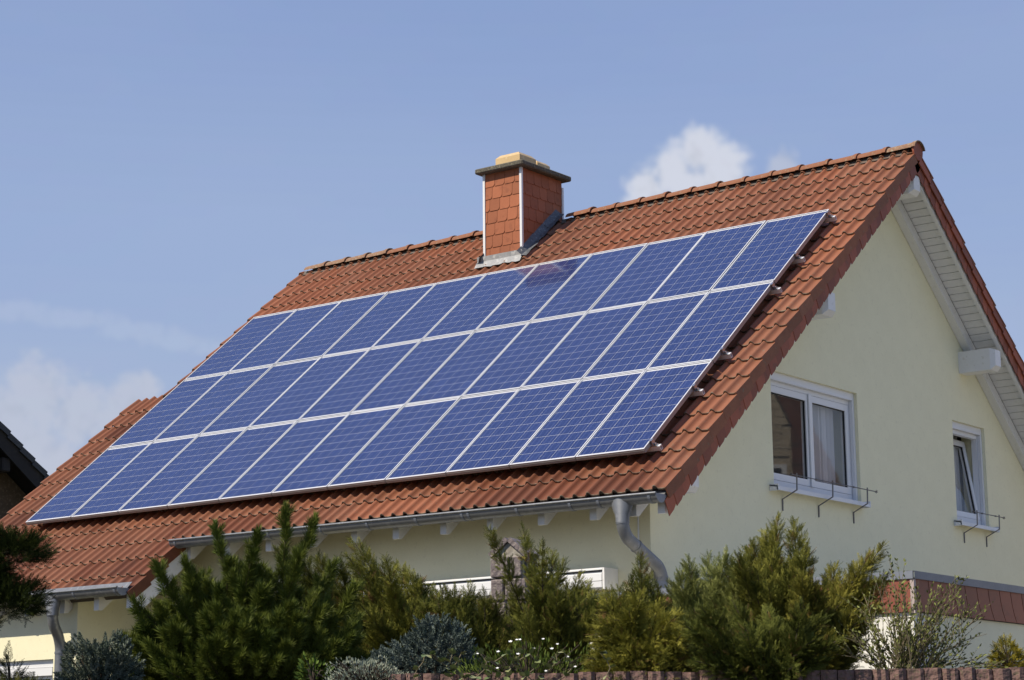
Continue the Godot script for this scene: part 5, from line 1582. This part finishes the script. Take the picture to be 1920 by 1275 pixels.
func build_wall() -> void:
	var w := group(self, "garden_wall", Transform3D(Basis(Vector3(0.7957, 0, -0.6055), Vector3.UP, Vector3(0.6055, 0, 0.7957)), gv(0, -4.62, 0)))
	tag(w, "low wall of rough reddish concrete blocks along the bottom of the view", "wall")
	var ms := []
	for k in 5:
		var r := RandomNumberGenerator.new()
		r.seed = 90 + k
		var b := MB.new()
		var nx := 4
		var ny := 12
		var hw := 0.0385
		var P := func(i: int, j: int) -> Vector3:
			var x := -hw + 2 * hw * i / nx
			var edge: float = 0.012 if i == 0 or i == nx else 0.0
			var rr := sin(i * 12.9898 + j * 78.233 + k * 37.7) * 43758.5453
			return Vector3(x, 2.08 * j / ny, -edge + (0.016 * (rr - floorf(rr)) - 0.008 if j < ny else -0.008))
		for i in nx:
			for j in ny:
				b.quad(P.call(i, j), P.call(i + 1, j), P.call(i + 1, j + 1), P.call(i, j + 1))
			b.quad(P.call(i, ny), P.call(i + 1, ny), Vector3(-hw + 2 * hw * (i + 1) / nx, 2.08, -0.14), Vector3(-hw + 2 * hw * i / nx, 2.08, -0.14))
		for j in ny:
			b.quad(P.call(nx, j), Vector3(hw, 2.08 * j / ny, -0.14), Vector3(hw, 2.08 * (j + 1) / ny, -0.14), P.call(nx, j + 1))
			b.quad(Vector3(-hw, 2.08 * j / ny, -0.14), P.call(0, j), P.call(0, j + 1), Vector3(-hw, 2.08 * (j + 1) / ny, -0.14))
		ms.append(b.mesh())
	for i in 62:
		part(w, "wall_block", ms[rng.randi_range(0, 4)], M.block[rng.randi_range(0, 2)], Transform3D(Basis(), Vector3(-0.56 + i * 0.081, -0.02 + rng.randf_range(-0.006, 0.004), rng.randf_range(-0.008, 0.008))))

func ivy() -> void:
	var g := group(self, "ivy", Transform3D(Basis(), gv(-0.1, -2.575, -0.02)))
	tag(g, "pale green ivy creeping over the wall blocks", "ivy")
	var lm := leaf_mesh(0.42, 0.1)
	var u := Vector3(0.7957, 0, -0.6055)
	var o := Vector3(0.6055, 0, 0.7957)
	var stems := MB.new()
	for s in 14:
		var a := rng.randf_range(-0.45, 0.55)
		var path := []
		for i in 7:
			path.append(u * (a + 0.05 * sin(i * 0.9 + s) + 0.015 * i * (s % 3 - 1)) + o * 0.02 + Vector3(0, 0.1 - i * 0.035, 0))
		stems.tube(path, 0.0025, 4, false)
		for i in 7:
			for k in 2:
				var dir := (u * rng.randf_range(-1, 1) + Vector3(0, rng.randf_range(-0.5, 0.9), 0) + o * 0.5).normalized()
				var lf := part(g, "leaf", lm, [M.ivy0, M.ivy1, M.ivy2][rng.randi_range(0, 2)], Transform3D(along(dir, rng.randf_range(-0.6, 0.6), Vector3.ONE * rng.randf_range(0.026, 0.042)), path[i] + o * 0.004))
	part(g, "stem", stems.mesh(), M.twig)

func forsythia() -> void:
	var d: Array = PLANTS["fors"]
	var base := gv(d[0], -2.66, d[1])
	var g := group(self, "twiggy_shrub", Transform3D(Basis(), base))
	tag(g, "nearly bare twiggy shrub with small green buds before the garage", "shrub")
	var leaf := leaf_mesh(0.22, 0.06)
	var xs := []
	var cs := []
	var tips := []
	for p in d[2]: tips.append(gv(p.x, p.y, p.z) - base)
	var n := tips.size()
	for i in 46:
		var p: Vector3 = tips[rng.randi_range(0, n - 1)]
		var q: Vector3 = tips[rng.randi_range(0, n - 1)]
		tips.append(p.lerp(q, rng.randf_range(0.1, 0.7)) * rng.randf_range(0.5, 0.95) + Vector3(rng.randf_range(-0.08, 0.08), rng.randf_range(-0.05, 0.05), rng.randf_range(-0.1, 0.1)))
	var wood := MB.new()
	var twig := func(a: Vector3, b: Vector3, c: Vector3, r: float, dens: float) -> void:
		var path := []
		for i in 7: path.append(bez(a, b, c, i / 6.0))
		wood.tube(path, [r, r * 0.9, r * 0.8, r * 0.7, r * 0.6, r * 0.45, r * 0.3], 4, false)
		var L := a.distance_to(c)
		var steps := int(L / 0.022)
		for i in range(int(steps * 0.2), steps + 1):
			for k in 2:
				if rng.randf() > dens: continue
				var p := bez(a, b, c, minf(1.0, float(i) / maxi(steps, 1)))
				var dir := ((c - a).normalized() + Vector3(rng.randf_range(-1, 1), rng.randf_range(-0.6, 1), rng.randf_range(-1, 1)) * 0.9).normalized()
				var s := rng.randf_range(0.011, 0.026)
				xs.append(Transform3D(along(dir, rng.randf() * TAU, Vector3(s, s, s)), p))
				cs.append(Color(0.10, 0.115, 0.03).lerp(Color(0.23, 0.25, 0.08), rng.randf()))
	for tip: Vector3 in tips:
		var foot := Vector3(rng.randf_range(-0.1, 0.1), 0, rng.randf_range(-0.08, 0.08))
		var mid := foot.lerp(tip, 0.45) + Vector3(0, 0.16 * Vector2(tip.x, tip.z).length() + 0.06, 0)
		twig.call(foot, mid, tip, 0.0038, 0.5)
		for k in 7:
			var t := rng.randf_range(0.2, 0.9)
			var p := bez(foot, mid, tip, t)
			var dir := ((tip - foot).normalized() + Vector3(rng.randf_range(-1, 1), rng.randf_range(-0.2, 0.8), rng.randf_range(-1, 1)) * 0.7).normalized()
			var L := rng.randf_range(0.07, 0.2)
			twig.call(p, p + dir * L * 0.5 + Vector3(0, 0.01, 0), p + dir * L, 0.0018, 0.6)
	part(g, "branches", wood.mesh(), M.twig)
	scatter(g, "leaves", leaf, M.leaf, xs, cs)

func left_tree() -> void:
	# pruned conifer whose trunk stands outside the left margin
	var base := gv(-2.75, -2.7, 0.35)
	var g := group(self, "pruned_conifer", Transform3D(Basis(), base))
	tag(g, "dark pruned conifer reaching in from the left margin", "tree")
	var wood := MB.new()
	wood.tube([Vector3.ZERO, Vector3(0.03, 0.3, 0), Vector3(-0.04, 0.6, 0.03), Vector3(-0.1, 0.95, 0)], [0.05, 0.042, 0.034, 0.02], 8)
	var xs := [[], [], []]
	var cs := [[], [], []]
	var u := Vector3(0.7957, 0, -0.6055)
	var o := Vector3(0.6055, 0, 0.7957)
	for c in [[0.28, 0.77, 0.20, 0.075], [0.27, 0.53, 0.20, 0.10], [0.14, 0.66, 0.14, 0.07], [-0.3, 0.6, 0.22, 0.09], [-0.3, 0.9, 0.2, 0.09], [0.05, 0.40, 0.15, 0.06]]:
		var cc: Vector3 = u * c[0] + Vector3(0, c[1], 0)
		wood.tube([Vector3(0, c[1] - 0.16, 0), cc * 0.6 + Vector3(0, (c[1] - 0.1) * 0.4, 0), cc], [0.02, 0.013, 0.006], 6)
		for i in 800:
			var n := Vector3(rng.randf_range(-1, 1), rng.randf_range(-1, 1), rng.randf_range(-1, 1)).normalized() * sqrt(rng.randf())
			var p: Vector3 = cc + u * n.x * c[2] * 1.0 + Vector3(0, n.y * c[3], 0) + o * n.z * c[2] * 0.9
			var dir: Vector3 = (u * n.x + o * n.z + Vector3(0, 0.4 + n.y * 0.6, 0) + Vector3(rng.randf_range(-0.4, 0.4), 0, rng.randf_range(-0.4, 0.4))).normalized()
			var v := rng.randi_range(0, 2)
			var s := rng.randf_range(0.4, 0.7)
			xs[v].append(Transform3D(along(dir, rng.randf() * TAU, Vector3(s, s, s)), p))
			cs[v].append(Color(0.012, 0.020, 0.005).lerp(Color(0.055, 0.07, 0.016), pow(rng.randf(), 1.6)))
	part(g, "trunk", wood.mesh(), M.bark)
	for v in 3: scatter(g, "foliage", sprigs[v], M.leaf, xs[v], cs[v])
	cushion("low_hedge", "low olive hedge in the bottom left corner", "hedge", Vector3(-2.45, -2.68, 0.2), 0.32, 0.13, 0.2, 500, sprigs, Color(0.04, 0.05, 0.012), Color(0.12, 0.12, 0.03), 0.4, 0.012)
	cushion("young_conifer", "dark spiky young conifer in front of the lower window", "shrub", Vector3(-2.48, -2.62, 0.5), 0.085, 0.21, 0.08, 150, sprigs, Color(0.02, 0.03, 0.01), Color(0.07, 0.085, 0.03), 0.5, 0.012)

func pillar() -> void:
	var g := group(self, "stone_pillar", Transform3D(Basis(Vector3(0.7957, 0, -0.6055), Vector3.UP, Vector3(0.6055, 0, 0.7957)) * Basis(Vector3.UP, -0.35), gv(-0.005, -2.7, 2.8)))
	tag(g, "rough stone garden chimney with a peaked cap behind the junipers", "chimney")
	part(g, "core", span(Vector3(-0.085, 0.0, -0.085), Vector3(0.085, 0.96, 0.085)), M.mortar)
	for r in 7:
		var y := 0.02 + r * 0.135
		for s in 4:
			var b := Basis(Vector3.UP, s * PI / 2)
			var split := rng.randf_range(-0.03, 0.04)
			for q in [[-0.11, split - 0.006], [split + 0.006, 0.088]]:
				if r == 6 and s == 1: continue   # left free for the dark disc
				var m := chbox(Vector3(q[1] - q[0], 0.125 + rng.randf_range(-0.008, 0.004), 0.03), 0.006)
				part(g, "stone", m, M.stone, Transform3D(b, b * Vector3((q[0] + q[1]) / 2, y + 0.06, 0.098 + rng.randf_range(-0.003, 0.004))))
	# gabled cap slabs
	for s in [-1.0, 1.0]:
		var c := MB.new()
		c.box(Vector3(0.07, 0, 0), Vector3(0.145, 0.03, 0.235))
		part(g, "cap_slab", c.mesh(), M.stone, Transform3D(Basis(Vector3.UP, 0.0 if s > 0 else PI) * Basis(Vector3.BACK, -0.72), Vector3(s * 0.008, 1.055, 0)))
	var gb := MB.new()
	gb.prism(PackedVector2Array([Vector2(-0.1, 0.95), Vector2(0.1, 0.95), Vector2(0, 1.035)]), Transform3D(), -0.1, 0.1)
	part(g, "gable", gb.mesh(), M.mortar)
	var mouth_shade_disc := MB.new()  # solid dark disc, painted shade in place of a real opening
	mouth_shade_disc.tube([Vector3(0.08, 0.9, 0), Vector3(0.104, 0.9, 0)], 0.06, 12)
	part(g, "mouth_shade_disc", mouth_shade_disc.mesh(), M.iron)
